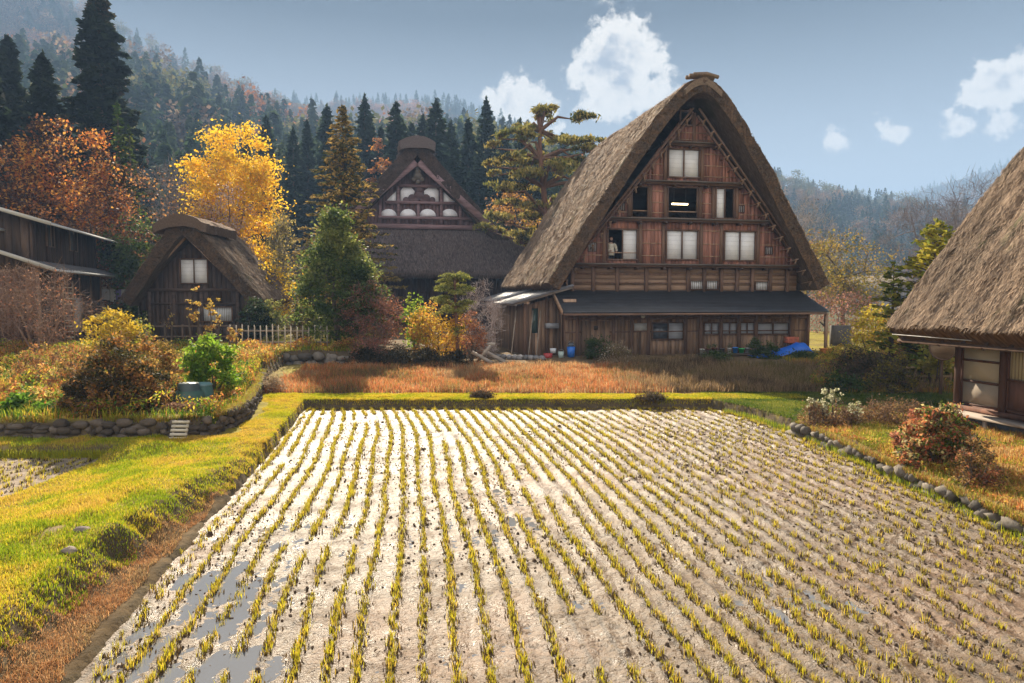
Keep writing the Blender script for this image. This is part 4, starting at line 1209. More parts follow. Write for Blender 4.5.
# ================================================================== two-storey house at the left edge
F4 = Frame((at(56, 298, 30)[0], 30, 1.3), R(15.7))      # front right corner of the lower eave
lh = thing('plank_house', 'two storey dark plank house with sheet metal roofs at the left edge', 'house', F4.loc, F4.rz)
zl4 = F4.on(56, 269)[1]; zu4 = F4.on(51, 223, .0)[1]
uu4 = F4.on(51, 223, 0)[0]
LEN = 10.0; TC = (.10, .10, .11)
def lean(nm, u0, z0, u1, z1, v0, v1, lit=.55):
    mb = MB(); mb.poly([np.array(p) for p in [(u0, v0, z0), (u1, v0, z1), (u1, v1, z1), (u0, v1, z0)]], .10, (0, 0, -1), TC)
    for v in np.arange(v0, v1, .45): mb.beam((u0, v, z0 + .02), (u1, v, z1 + .02), .04, .04, (.13, .13, .14))
    o = mb.build(nm, TIN, lh, local=True)
    mb = MB().beam((u0, v0 - .03, z0 - .03), (u1 + .02, v0 - .03, z1 - .03), .05, .16, (lit, lit * .95, lit * .85)).beam((u1 + .03, v0, z1 - .05), (u1 + .03, v1, z1 - .05), .05, .10, (lit, lit, lit))
    mb.build('edge_trim', PLASTER, o, local=True)
slo = .36
lean('lower_roof', -4.6, zl4 + 4.6 * slo, 0, zl4, 0, LEN)
lean('upper_roof', uu4 - 4.2, zu4 + 4.2 * .30, uu4, zu4, -.1, LEN + .5)
MB().poly([np.array(p) for p in [(uu4 - 8.4, -.1, zu4), (uu4 - 4.2, -.1, zu4 + 4.2 * .3), (uu4 - 4.2, LEN + .5, zu4 + 4.2 * .3), (uu4 - 8.4, LEN + .5, zu4)]], .1, (0, 0, -1), TC).build('rear_roof', TIN, lh, local=True)
lean('small_roof', -6.0, zl4 + 3.1, -1.9, zl4 + 1.65, -1.6, .3, .6)
mb = MB(); D4 = np.array([.09, .06, .045])
plank_wall(mb, -9, -.8, -.3, 9, .5, (), lambda u: min(zl4 - .12 - (u + .8) * slo + .2, 20), .25, np.array([.14, .075, .05]), vert=True)
side_wall(mb, -.85, .5, LEN - .4, -.3, zl4 + .2, .3, D4)
mb.build('lower_wall', WOOD, lh, local=True)
mb = MB(); uw = uu4 - 1.0
holes4 = [(2.2, 3.2), (5.3, 6.5)]
for v in np.arange(.5, LEN - .4, .3):
    mb.bx(uw - random.uniform(0, .02), uw + .06, v + .006, v + .294, zl4 - .2, zu4 + .2, jit(D4, .3))
plank_wall(mb, -9, uw, zl4, 20, .45, (), lambda u: zu4 - .1 + min((uw + 1 - u) * .3, 1.25), .3, D4)
mb.bx(-9, uw, LEN - .5, LEN - .4, -.3, zu4, D4); mb.bx(-9.1, -9, .5, LEN - .4, -.3, zu4, D4)
mb.build('upper_wall', WOOD, lh, local=True)
for (v0, v1) in holes4:
    f = MB(); f.bx(uw + .06, uw + .10, v0, v1, zl4 + 1.1, zl4 + 2.15, BR * .9)
    for a in (v0, v1 - .07, (v0 + v1) / 2): f.bx(uw + .10, uw + .13, a, a + .07, zl4 + 1.1, zl4 + 2.15, BRL * .8)
    w_ = f.build('window', WOOD, lh, local=True)
    MB().bx(uw + .10, uw + .115, v0 + .08, v1 - .08, zl4 + 1.15, zl4 + 2.1, (.12, .13, .14)).build('pane', GLASS, w_, local=True)
mb = MB()
for v in np.arange(.5, LEN, 1.8): mb.bx(-.86, -.74, v - .06, v + .06, -.3, zl4, BRL * .8); mb.bx(uw + .05, uw + .14, v - .06, v + .06, zl4 + .4, zu4, BRD * 1.6)
for v in np.arange(.3, LEN, .5): mb.beam((-1.2, v, zl4 + .25), (.0, v, zl4 - .12), .05, .07, BRL)
mb.bx(-.84, -.70, 5.0, 6.1, .3, 2.0, (.45, .42, .40))
mb.build('wall_posts', WOOD, lh, local=True)
for zq in np.arange(0, 2.6, .24): pass
p = F4.world((-.55, 3.4, -.1)); ladder = thing('ladder', 'pale wooden ladder leaning under the eave of the plank house', 'ladder', p, F4.rz)
for q in (-.2, .2): MB().beam((q, 0, 0), (q, 0, 2.9), .05, .07, (.42, .30, .18)).build('rail', WOOD, ladder, local=True)
for z in np.arange(.25, 2.8, .26): MB().beam((-.2, 0, z), (.2, 0, z), .05, .05, (.75, .70, .6)).build('rung', WOOD, ladder, local=True)

# ================================================================== thatched house at the right edge
F5 = Frame((at(886, 326, 17.2)[0], 17.2, .45), R(10))        # far left eave corner; v runs back, the eave runs towards us (negative v)
rh = thing('thatched_cottage', 'near thatched house with a shaggy brown roof at the right edge', 'house', F5.loc, F5.rz)
ze5 = at(886, 326, 17.2)[2] - .45 + .03
HW5 = 4.6; za5 = ze5 + 5.05
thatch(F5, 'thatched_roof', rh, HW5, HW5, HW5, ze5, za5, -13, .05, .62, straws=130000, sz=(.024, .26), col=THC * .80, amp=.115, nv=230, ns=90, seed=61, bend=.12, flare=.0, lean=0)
mb = MB(); DBR = np.array([.15, .07, .045])
uw = .95
VB = -1.2
def sw5(z): return z
# long wall facing the field, seen obliquely
for v in np.arange(-13, VB - .1, .24):
    if VB - 2.45 < v < VB - .25: continue
    mb.bx(uw, uw + .06, v + .005, v + .235, .3, ze5 + .5, jit(DBR, .3))
mb.bx(uw, uw + .06, VB - 2.5, VB, ze5 - .02, ze5 + .6, DBR); mb.bx(uw, uw + .06, VB - 2.5, VB, .3, .42, DBR)
plank_wall(mb, uw, 2 * HW5 - uw, .3, 9, VB, (), lambda u: ze5 - .45 + (HW5 - abs(u - HW5)) * 1.08, .25, DBR)
plank_wall(mb, uw, 2 * HW5 - uw, .3, 9, -12.9, (), lambda u: ze5 - .45 + (HW5 - abs(u - HW5)) * 1.08, .25, DBR)
mb.bx(2 * HW5 - uw, 2 * HW5 - uw + .06, -12.9, VB, .3, ze5 + .5, DBR)
mb.build('plank_wall', WOOD, rh, local=True)
mb = MB()
for v in (VB - .06, VB - 1.28, VB - 2.5, -5.6, -7.5, -9.4): mb.bx(uw - .07, uw + .07, v - .07, v + .07, 0, ze5 + .45, DBR * .5)
mb.bx(uw - .05, uw + .05, -13, VB, ze5 - .05, ze5 + .08, DBR * .8); mb.bx(uw - .10, uw + .1, -13, VB + .1, .28, .40, DBR * .9)
mb.build('wall_posts', WOOD, rh, local=True)
mb = MB(); mb.bx(uw - .45, uw - .05, -12, VB + .1, .22, .29, GREYW * 1.2)
for v in np.arange(-12, VB, 1.2): mb.bx(uw - .40, uw - .32, v - .04, v + .04, -.15, .22, GREYW)
mb.build('veranda_step', WOODH, rh, local=True)
MB().bx(uw - .12, uw + .05, -13, VB, -.15, .22, (.16, .18, .21)).build('stone_base', STONE, rh, local=True)
# sliding doors
d1 = MB(); va, vb = VB - 1.2, VB - .13; zt5 = ze5 - .06
for z in (.42, .95, 1.42, zt5 - .07): d1.bx(uw - .02, uw + .03, va, vb, z, z + .05, DBR * .5)
for v in (va, vb - .05): d1.bx(uw - .02, uw + .03, v, v + .05, .42, zt5, DBR * .5)
d1 = d1.build('sliding_door', WOOD, rh, local=True)
MB().bx(uw, uw + .015, va + .05, vb - .05, .47, .95, (.32, .26, .20)).bx(uw, uw + .015, va + .05, vb - .05, 1.0, zt5 - .07, (.42, .36, .27)).build('paper_pane', PAPER, d1, local=True)
d2 = MB(); va, vb = VB - 2.43, VB - 1.35
for z in (.42, 1.08, zt5 - .07): d2.bx(uw - .03, uw + .02, va, vb, z, z + .05, DBR * .7)
for v in (va, vb - .05): d2.bx(uw - .03, uw + .02, v, v + .05, .42, zt5, DBR * .7)
d2.bx(uw - .005, uw + .015, va + .05, vb - .05, .47, 1.08, DBR)
d2 = d2.build('sliding_door', WOOD, rh, local=True)
pn = MB().bx(uw, uw + .015, va + .05, vb - .05, 1.13, zt5 - .07, (.66, .58, .38))
for v in np.linspace(va + .1, vb - .1, 12): pn.bx(uw - .015, uw - .003, v - .008, v + .008, 1.13, zt5 - .07, (.34, .26, .15))
pn.build('slatted_pane', PAPER, d2, local=True)
for v in np.arange(-13, .0, .55):
    pass
mb = MB()
for v in np.arange(-12.8, -.2, .6): mb.tube([(.25, v, ze5 - .42), (1.2, v, ze5 + .55)], .04, 5, BRD * 1.5)
mb.tube([(.28, -12.9, ze5 - .38), (.28, -.1, ze5 - .38)], .05, 6, BRD * 2)
mb.build('eave_pole', BARK, rh, local=True)
p0 = F5.world((-.35, VB - .1, ze5 - .22)); mb = MB()
mb.tube([F5.world((-.30, VB + .6, ze5 - .20)), F5.world((.55, VB - 1.5, ze5 - .28)), F5.world((.62, -9, ze5 - .30))], .011, 6, (.5, .48, .44))
solo(mb, 'bamboo_pole', BARK, 'thin pale pole hung under the thatch eave before the sliding doors', 'pole', p0)
# ------------------------------------------------------------------ plants
def pal(cols, n, jitter=.25):
    cols = np.asarray(cols, float); i = rng.integers(0, len(cols), n)
    return cols[i] * rng.uniform(1 - jitter, 1 + jitter, (n, 1))


def clumpcol(P, cols, s=1.2, jitter=.22):
    """tints drift from clump to clump through the crown"""
    cols = np.asarray(cols, float)
    t = vnoise(P[:, 0] * s + P[:, 2] * s * .7, P[:, 1] * s + P[:, 2] * s * .9, 7) + rng.normal(0, .16, len(P))
    i = np.clip((t * len(cols)).astype(int), 0, len(cols) - 1)
    return cols[i] * rng.uniform(1 - jitter, 1 + jitter, (len(P), 1))


CON = [(.022, .042, .020), (.035, .060, .025), (.050, .075, .030)]
TRUNKC = (.10, .075, .055)


def conifer_arrays(h, r, n_br, cols, t0=.08, sz=.4, droop=.25, pw=.85, per=9, up=0., gap=.0, top=1.0, seed=0, width=.45):
    """local crown geometry, trunk foot at 0"""
    mb = MB(); r_ = np.random.default_rng(seed)
    C = []; U = []; W = []; S = []
    for i in range(n_br):
        t = t0 + (1 - t0) * ((i + r_.random()) / n_br) ** top
        a = i * 2.39996 + r_.normal(0, .4)
        if vnoise(a * 1.3, t * 9, seed) < gap: continue
        L_ = r * ((1 - t) ** pw) * r_.uniform(.62, 1.15) + .12
        k = max(3, int(per * (L_ / r + .25)))
        f = r_.uniform(.12, 1, k) ** .7
        d = np.array([math.cos(a), math.sin(a)])
        z0 = h * t
        side = r_.normal(0, .10 + .12 * L_, k) * (1.15 - f * .8)
        x = d[0] * L_ * f - d[1] * side; y = d[1] * L_ * f + d[0] * side
        z = z0 + (up - droop) * L_ * f + .25 * droop * L_ * f ** 3 * 1.5 - np.abs(side) * .25 + r_.normal(0, .05 * sz, k)
        C.append(np.stack([x, y, z], 1))
        u = np.stack([np.full(k, d[0]), np.full(k, d[1]), np.full(k, up - droop * .8)], 1) + r_.normal(0, .35, (k, 3)); U.append(u)
        S.append(sz * r_.uniform(.55, 1.3, k) * (.6 + .4 * min(1, L_ / (r * .4) + .3)))
        if L_ > .5: mb.tube([(0, 0, z0), (d[0] * L_ * .5, d[1] * L_ * .5, z0 + (up - droop) * L_ * .5), (d[0] * L_ * .9, d[1] * L_ * .9, z0 + (up - droop) * L_ * .85)], [.02 + L_ * .012, .02, .008], 3, TRUNKC, cap=False)
    C = np.vstack(C); U = np.vstack(U); S = np.concatenate(S)
    N_ = unit(r_.normal(0, .6, C.shape) + np.array([0, 0, .8]))
    mb.cards(C, S * width, S, clumpcol(C, cols, 2.2 / max(r, 1)), N_, U)
    k = 12; tip = np.stack([r_.normal(0, .05, k), r_.normal(0, .05, k), h * (1 + r_.uniform(-.03, .015, k))], 1)
    mb.cards(tip, sz * .3, sz * .8, pal(cols, k), None, np.tile([0, 0, 1.], (k, 1)))
    return mb


def trunk_mb(h, rb, lean=0, seed=0, col=TRUNKC):
    r_ = np.random.default_rng(seed); k = 7
    z = np.linspace(-.3, h, k); x = np.cumsum(r_.normal(0, lean, k)); y = np.cumsum(r_.normal(0, lean, k)); x -= x[0]; y -= y[0]
    return MB().tube(np.stack([x, y, z], 1), rb * (1 - .93 * np.linspace(0, 1, k)), 8, col), np.stack([x, y, z], 1)


def conifer(name, label, loc, h, r, n_br, cols, group=None, trunk=None, seed=0, **k):
    t = thing(name, label, 'tree', loc, 0, group)
    tm, _ = trunk_mb(h * .97, h * .016 + .05, 0, seed, TRUNKC if trunk is None else trunk)
    tm.build('trunk', BARK, t, local=True)
    conifer_arrays(h, r, n_br, cols, seed=seed, **k).build('crown', NEEDLE, t, local=True)
    return t


def broadleaf(name, label, loc, h, r, cols, n_cl=60, per=40, leaf=.14, crown0=.25, limbs=7, spread=.38, trunk_r=None, group=None, seed=0, shape='oval',
              bare=0, multi=1, flat=1.0, col=TRUNKC, mtl=None, cat='tree', hollow=.35, parts=('trunk', 'crown'), twig=.5, off=(0, 0), narrow=1.0):
    t = thing(name, label, cat, loc, 0, group)
    r_ = np.random.default_rng(seed + 900)
    z0 = h * crown0; hc = h - z0
    # cluster centres inside the crown
    P = []
    while len(P) < n_cl:
        q = r_.uniform(-1, 1, 3); d = np.linalg.norm(q)
        if d > 1 or d < hollow: continue
        if vnoise(q[0] * 2.2 + 5, q[2] * 2.2 + q[1] * 1.7, seed) < .30 * flat: continue
        if shape == 'cone': q[:2] *= (1.06 - ((q[2] + 1) / 2) ** 1.0 * 1.0)
        if shape == 'dome' : q[2] = abs(q[2]) * 2 - 1; q[:2] *= 1
        if shape == 'fan': q[:2] *= (.55 + (q[2] + 1) / 2 * .5)
        P.append([q[0] * r + off[0], q[1] * r * narrow + off[1], z0 + (q[2] + 1) / 2 * hc])
    P = np.array(P)
    tr = trunk_r or h * .022 + .03
    tm = MB(); nodes = []
    for s in range(multi):
        a0 = s * 2 * pi / multi + r_.random(); lean = 0 if multi == 1 else r * .35
        ht = z0 + hc * (.45 if multi == 1 else .35); k = 6; zz = np.linspace(-.2, ht, k)
        wob = np.cumsum(r_.normal(0, .03 * h / 6, (k, 2)), 0); wob -= wob[0]
        pts = np.stack([math.cos(a0) * lean * (zz / ht).clip(0) + wob[:, 0] + math.cos(a0) * tr * (multi > 1), math.sin(a0) * lean * (zz / ht).clip(0) + wob[:, 1] + math.sin(a0) * tr * (multi > 1), zz], 1)
        tm.tube(pts, tr * (1 - .6 * np.linspace(0, 1, k)) / (multi ** .4), 7, col)
        for p in pts[max(1, int(k * min(.6, crown0 + .15))):]: nodes.append((p, tr * .5))
    # main limbs towards some clusters, the others hang on them
    order = r_.permutation(len(P))
    for c, i in enumerate(order):
        p = P[i]
        N0 = np.array([n[0] for n in nodes]); cost = np.linalg.norm(N0 - p, axis=1) + np.clip(N0[:, 2] - p[2], 0, None) * 1.2
        j = int(np.argmin(cost)); a, ra = nodes[j]
        mid = (a + p) / 2 + r_.normal(0, .06, 3) * np.linalg.norm(p - a) + [0, 0, .07 * np.linalg.norm(p - a)]
        rr = max(.008, min(ra * .75, tr * .32 if c < limbs else tr * .13))
        tm.tube([a, mid, p], [rr, rr * .65, rr * .3], 4 if c < limbs else 3, col, cap=False)
        nodes.append((mid, rr * .8))
        if c < limbs * 3: nodes.append((p, rr * .5))
    tw = MB(); cr = spread * r * (1.1 if n_cl > 40 else 1.4)
    if bare:
        n = n_cl * bare; i = r_.integers(0, n_cl, n)
        d = unit(r_.normal(size=(n, 3)) + unit(P[i] - [off[0], off[1], z0]) * .9 + [0, 0, .25]); L_ = twig * r_.uniform(.4, 1.2, n)
        tm.cards(P[i] + d * L_[:, None] / 2 + r_.normal(0, cr * .25, (n, 3)), .012 + .008 * h / 6, L_, np.array(col) * r_.uniform(.8, 1.6, (n, 1)), None, d)
    tm.build(parts[0], BARK, t, local=True)
    if per:
        n = n_cl * per; i = r_.integers(0, n_cl, n)
        q = r_.normal(size=(n, 3)) * [1, 1, .62]; q *= (cr * .52 * r_.uniform(.6, 1.3, n_cl)[i])[:, None]
        C = P[i] + q
        C[:, 2] = np.maximum(C[:, 2], .02)
        ccl = clumpcol(C, cols, 1.6 / max(r, .4), .2)
        MB().cards(C, leaf * .75 * r_.uniform(.6, 1.3, n), leaf * r_.uniform(.7, 1.4, n), ccl, unit(r_.normal(0, .8, (n, 3)) + [0, 0, .6])).build(parts[1], mtl or LEAF, t, local=True)
    return t


def pine(name, label, loc, h, r, pads, seed, cols, sz=.22, per=260, bend=.5, group=None, cat='tree'):
    t = thing(name, label, cat, loc, 0, group)
    r_ = np.random.default_rng(seed)
    k = 9; zz = np.linspace(-.2, h * .93, k); x = np.sin(zz / h * 4.2 + 1.0) * bend * .4; x -= x[0]; y = np.sin(zz / h * 3 + 2) * bend * .3; y -= y[0]
    T_ = np.stack([x, y, zz], 1)
    tm = MB().tube(T_, (h * .024 + .02) * (1 - .75 * np.linspace(0, 1, k)), 8, (.17, .085, .055))
    cm = MB()
    pads = [p for q in pads for p in (q, (q[0] + r_.normal(0, .16), q[1] - .035, q[2] * .85))]
    for (dx, dz, pr) in pads:
        dy = r_.normal(0, .3) * r
        c = np.array([dx * r, dy, dz * h]); j = np.clip(np.searchsorted(zz, c[2] - .1 * abs(dx) * r - .03 * h) , 1, k - 1); a = T_[j - 1] * .5 + T_[j] * .5
        mid = (a + c) / 2 + [0, 0, .04 * h * r_.uniform(-.4, 1)] + r_.normal(0, .04 * r, 3)
        tm.tube([a, mid, c - [0, 0, .02 * h]], [h * .009 + .01, h * .006 + .005, .01], 5, (.15, .08, .05), cap=False)
        m = int(per * pr * pr * 9); R_ = pr * r
        nb = max(4, int(m / 45))
        sub = np.stack([r_.normal(0, .5, nb) * R_, r_.normal(0, .5, nb) * R_, r_.normal(0, .10, nb) * R_ + .05 * R_], 1)
        i = r_.integers(0, nb, m)
        q = sub[i] + r_.normal(size=(m, 3)) * [R_ * .22, R_ * .22, R_ * .06]
        for s_ in sub[:9]: tm.tube([c - [0, 0, .02 * h], c + s_ - [0, 0, .03]], [.012 + .002 * h, .006], 3, (.15, .08, .05), cap=False)
        C = c + q; C[:, 2] -= (q[:, 0] ** 2 + q[:, 1] ** 2) / R_ * .10
        cm.cards(C, sz * .35, sz * r_.uniform(.7, 1.3, m), clumpcol(C, cols, 3 / r), None, r_.normal(0, .6, (m, 3)) + [0, 0, .8])
    tm.build('trunk', BARK, t, local=True); cm.build('crown', NEEDLE, t, local=True)
    return t


def gl(x, y): return float(H(np.array([x]), np.array([y]))[0])


def ground_at(px, Y, dz=0):
    p = at(px, 298, Y); return (p[0], Y, gl(p[0], Y) + dz)


def tall(px, top, Y):
    """foot on the land and height so that the tip reaches the pixel row"""
    f = ground_at(px, Y); z = at(px, top, Y)[2]
    return f, z - f[2]


# ------------------------------------------------------------------ hills and their woods
def template(mb): return mb.arrays()[:4]


def far_con(seed, n=150, h=1.0, cols=CON):
    r_ = np.random.default_rng(seed); t = r_.random(n) ** .8; a = r_.uniform(0, 2 * pi, n)
    rr = .22 * (1 - t) ** .8 * (.45 + .55 * r_.random(n) ** .5) * (1 + .18 * np.sin(t * 40 + seed)) + .006
    C = np.stack([np.cos(a) * rr, np.sin(a) * rr, .06 + .95 * t - rr * .3], 1)
    U = np.stack([np.cos(a), np.sin(a), -.5 + 0 * a], 1) + r_.normal(0, .3, (n, 3))
    return MB().cards(C, .06, .13 * (1.15 - t * .6), pal(cols, n), unit(r_.normal(0, .5, (n, 3)) + np.stack([np.cos(a) * .5, np.sin(a) * .5, .8 + 0 * a], 1)), U)


def far_dec(seed, cols, n=260, w=.38):
    r_ = np.random.default_rng(seed); k = 9
    P = np.stack([r_.normal(0, w * .42, k), r_.normal(0, w * .42, k), r_.uniform(.45, .88, k)], 1); i = r_.integers(0, k, n)
    C = P[i] + r_.normal(0, .085, (n, 3)); C[:, 2] = C[:, 2].clip(.12, 1)
    mb = MB().cards(C, .055, .065, clumpcol(C, cols, 5), unit(r_.normal(0, .8, (n, 3)) + [0, 0, .5]))
    mb.tube([(0, 0, -.05), (0, 0, .5)], [.018, .01], 3, (.16, .13, .11), cap=False)
    for p in P[:5]: mb.tube([(0, 0, .3), p], [.009, .003], 3, (.16, .13, .11), cap=False)
    return mb


BRN = [(.16, .10, .065), (.22, .13, .07), (.20, .15, .10), (.12, .085, .06)]
ORG = [(.42, .17, .04), (.34, .14, .05), (.28, .14, .06)]
GRN = [(.08, .10, .03), (.12, .12, .04), (.16, .14, .05)]
TC_ = [far_con(i, 170) for i in range(6)] + [far_con(20 + i, 170, cols=[(.045, .065, .025), (.06, .08, .03)]) for i in range(3)]
TB_ = [far_dec(40 + i, BRN) for i in range(4)]; TO_ = [far_dec(50 + i, ORG) for i in range(2)]; TG_ = [far_dec(60 + i, GRN) for i in range(3)]


def hill(name, ridge, D0, D1, z0, col, n_t, kinds, th, kname, label, power=1.15, p0=None, ntree_bias=1.0, rough=6, woods=True):
    px = np.array([p[0] for p in ridge], float); py = np.array([p[1] for p in ridge], float)
    zr_ = CAMZ + (298 - py) / 700 * D1 - th * .98
    nc = 150; nr = 46
    A = np.linspace(px[0], px[-1], nc); tt = np.concatenate([np.linspace(0, 1, nr), 1 + np.linspace(.03, .6, 10)])
    def surf(a, t):
        Yv = D0 + (D1 - D0) * t; Xv = (a - 512) / 700 * Yv
        zt = np.interp(a, px, zr_); f = np.where(t <= 1, np.clip(t, 0, 1) ** power, 1 - (t - 1) * 1.3)
        z = z0 + (zt - z0) * f + (fbm(Xv / 60, Yv / 60, 3) - .5) * rough * 2 * np.sin(np.clip(t, 0, 1) * pi)
        return Xv, Yv, z
    Ag, Tg_ = np.meshgrid(A, tt); Xv, Yv, Zv = surf(Ag, Tg_)
    mb = MB(); c = np.asarray(col) * (.6 + .8 * fbm(Xv / 12, Yv / 12, 8))[..., None]
    grid(mb, Xv, Yv, Zv, c)
    tag(mb.build(name, mat('hill_soil', 1, 0, .05, var=.3, vscale=.05), smooth=True), kind='structure')
    if not woods: return surf
    mb = MB(); a = rng.uniform(px[0], px[-1], n_t); t = rng.random(n_t) ** ntree_bias
    Xv, Yv, Zv = surf(a, t)
    hh = th * rng.uniform(.42, 1.3, n_t) * (1 + .25 * (rng.random(n_t) < .06)); kk = kinds(a, t, Xv, Yv)
    sets = {0: TC_, 1: TB_, 2: TO_, 3: TG_}
    for key, lst in sets.items():
        idx = np.where(kk == key)[0]
        if not len(idx): continue
        wh = rng.integers(0, len(lst), len(idx))
        for q, tm in enumerate(lst):
            ii = idx[wh == q]
            if not len(ii): continue
            V, Q, T, Cc, _ = tm.arrays(); an = rng.uniform(0, 6.28, len(ii)); s = hh[ii]; wd = s * rng.uniform(.8, 1.2, len(ii))
            x = (V[None, :, 0] * np.cos(an)[:, None] - V[None, :, 1] * np.sin(an)[:, None]) * wd[:, None] + Xv[ii][:, None]
            y = (V[None, :, 0] * np.sin(an)[:, None] + V[None, :, 1] * np.cos(an)[:, None]) * wd[:, None] + Yv[ii][:, None]
            z = V[None, :, 2] * s[:, None] + Zv[ii][:, None]
            off = np.arange(len(ii))[:, None, None] * len(V); tint = rng.uniform(.7, 1.35, (len(ii), 1, 1))
            mb.raw(np.stack([x, y, z], -1).reshape(-1, 3), (Q[None] + off).reshape(-1, 4), (T[None] + off).reshape(-1, 3) if len(T) else None, (Cc[None] * tint).reshape(-1, 3))
    tag(mb.build(kname, NEEDLE), label, 'forest', kind='stuff')
    return surf


def kA(a, t, x, y):
    n = fbm(x / 30, y / 30, 5) + rng.normal(0, .05, len(a)); k = np.zeros(len(a), int)
    k = np.where(n > .72, 1, k); k = np.where((n < .30), 3, k); k = np.where(rng.random(len(a)) < .02, 2, k)
    return k


def kB(a, t, x, y):
    n = fbm(x / 50, y / 50, 6) + rng.normal(0, .08, len(a)); k = np.ones(len(a), int)
    k = np.where(n > .66, 2, k); k = np.where(n < .44, 0, k); k = np.where((t > .93) & (rng.random(len(a)) < .5), 3, k)
    return k


def kC(a, t, x, y):
    n = fbm(x / 45, y / 45, 7) + rng.normal(0, .08, len(a)); k = np.where(n > .52, 1, 0); k = np.where(n > .62, 2, k)
    return np.where((t > .92), 0, k)


def kD(a, t, x, y):
    n = fbm(x / 40, y / 40, 9) + rng.normal(0, .08, len(a)); k = np.where(n > .5, 1, 0); k = np.where((n > .62), 3, k)
    return np.where((t > .93) & (rng.random(len(a)) < .65), 0, k)


FARC = (.05, .06, .035)
hill('near_hill', [(-320, 10), (0, 48), (60, 50), (120, 52), (150, 58), (185, 78), (215, 88), (245, 100), (280, 112), (330, 124), (400, 128), (460, 128), (520, 132), (600, 175), (640, 215)], 95, 300, 1.0, FARC, 2900, kA, 17,
     'conifer_forest', 'dark blue green conifer forest climbing the nearer left hillside', power=1.0)
hill('brown_hill', [(-420, -90), (0, -28), (70, -8), (130, 28), (180, 52), (235, 79), (275, 96), (310, 112), (380, 150), (420, 200)], 280, 480, 20, (.10, .07, .045), 2600, kB, 11,
     'autumn_forest', 'brown and orange autumn wood on the higher hazy left ridge', power=.9, ntree_bias=.7)
hill('far_hill', [(180, 120), (250, 98), (300, 97), (350, 98), (400, 96), (430, 95), (455, 100), (490, 113), (540, 135), (620, 175), (700, 240)], 420, 700, 30, FARC, 2200, kC, 12,
     'ridge_forest', 'hazy green and russet wood on the far ridge behind the hall', power=.9, ntree_bias=.7)
hill('valley_hill', [(560, 150), (640, 150), (700, 152), (745, 163), (780, 174), (815, 183), (850, 189), (885, 193), (915, 199), (945, 201), (990, 200), (1040, 206), (1250, 215)], 170, 480, -6, FARC, 3300, kD, 9,
     'valley_forest', 'blue hazy mixed wood on the slope across the valley', power=1.0, ntree_bias=.85)
hill('distant_mountain', [(830, 230), (880, 200), (915, 187), (945, 178), (985, 166), (1010, 156), (1035, 150), (1100, 140), (1250, 150)], 700, 1150, 20, (.06, .06, .05), 1500, kD, 10, 'mountain_forest', 'faint wood on the distant mountain above the valley', power=.9)

# ------------------------------------------------------------------ single trees behind and between the houses
DKC = [(.014, .022, .014), (.022, .034, .018), (.034, .044, .022)]
f, h = tall(108, -14, 58); conifer('cedar_tree', 'towering dark cedar left of the hillside, its tip cut by the top edge', f, h, 4.8, 460, DKC + [(.07, .06, .03)], t0=.06, sz=.75, droop=.40, pw=.60, per=60, gap=.24, seed=1, width=.6)
lab = ['dark cedar at the very left edge of the picture', 'dark cedar second from the left edge, slightly leaning tip', 'dark broad cedar between the edge cedars and the towering one']
for i, (px, top, Y, r) in enumerate(((-8, 40, 52, 3.4), (19, 38, 60, 3.0), (52, 56, 56, 3.2))):
    f, h = tall(px, top, Y); conifer('cedar_tree', lab[i], f, h, r, 240, DKC, t0=.06, sz=.9, droop=.3, pw=.66, per=34, gap=.08, seed=11 + i, group='dark cedars at the left edge', width=.6)
f, h = tall(124, 104, 46); conifer('young_cedar', 'slim pointed bright green conifer in front of the towering cedar', f, h, 1.5, 130, [(.05, .09, .02), (.09, .13, .03), (.03, .05, .02)], t0=.05, sz=.45, droop=-.4, pw=.9, per=13, seed=15, width=.5)
f, h = tall(135, 128, 47); conifer('young_cedar', 'shorter green conifer just right of the slim pointed one', f, h, 1.5, 90, [(.06, .09, .02), (.10, .12, .03), (.03, .05, .02)], t0=.05, sz=.45, droop=-.3, pw=.9, per=12, seed=16, width=.5)
# the cedar stand behind the hall: three kinds, copied
stand = [(330, 108, 88), (367, 98, 95), (398, 104, 84), (413, 125, 100), (437, 102, 86), (452, 122, 96), (469, 121, 82), (487, 101, 90), (505, 128, 98), (383, 128, 92), (424, 118, 94), (455, 150, 78), (310, 122, 92), (296, 130, 84), (350, 130, 80), (270, 118, 96), (520, 122, 88), (480, 150, 76), (250, 130, 90), (540, 140, 92)]
SB = [(.020, .036, .026), (.030, .050, .032), (.042, .062, .034)]
protos = []
names_ = ['left of the fir', 'behind the fir tip', 'left of the hall ridge', 'above the hall ridge', 'right of the hall ridge', 'in the gap right of the hall ridge', 'above the right slope of the hall', 'thin-topped, above the right slope of the hall', 'left of the layered pine', 'low above the left slope of the hall',
          'low right above the hall ridge', 'close behind the right slope of the hall', 'between the ginkgo and the fir', 'right of the ginkgo top', 'low behind the fir', 'above the right side of the ginkgo', 'just behind the layered pine', 'low beside the right slope of the hall', 'above the ginkgo tip', 'behind the pine crown']
for i, (px, top, Y) in enumerate(stand):
    f, h = tall(px, top, Y); lb = 'blue green cedar of the stand, ' + names_[i]
    if i < 3:
        protos.append((conifer('cedar_tree', lb, f, h, h * (.14 + .02 * i), 200, SB, group='cedars standing behind the hall', t0=.08, sz=1.1, droop=.25, pw=.70, per=26, gap=.06, seed=30 + i, width=.55), h))
    else:
        pr, ph = protos[i % 3]; s = h / ph; dup(pr, f, random.uniform(0, 6), (s * random.uniform(.9, 1.2),) * 2 + (s,), lb)
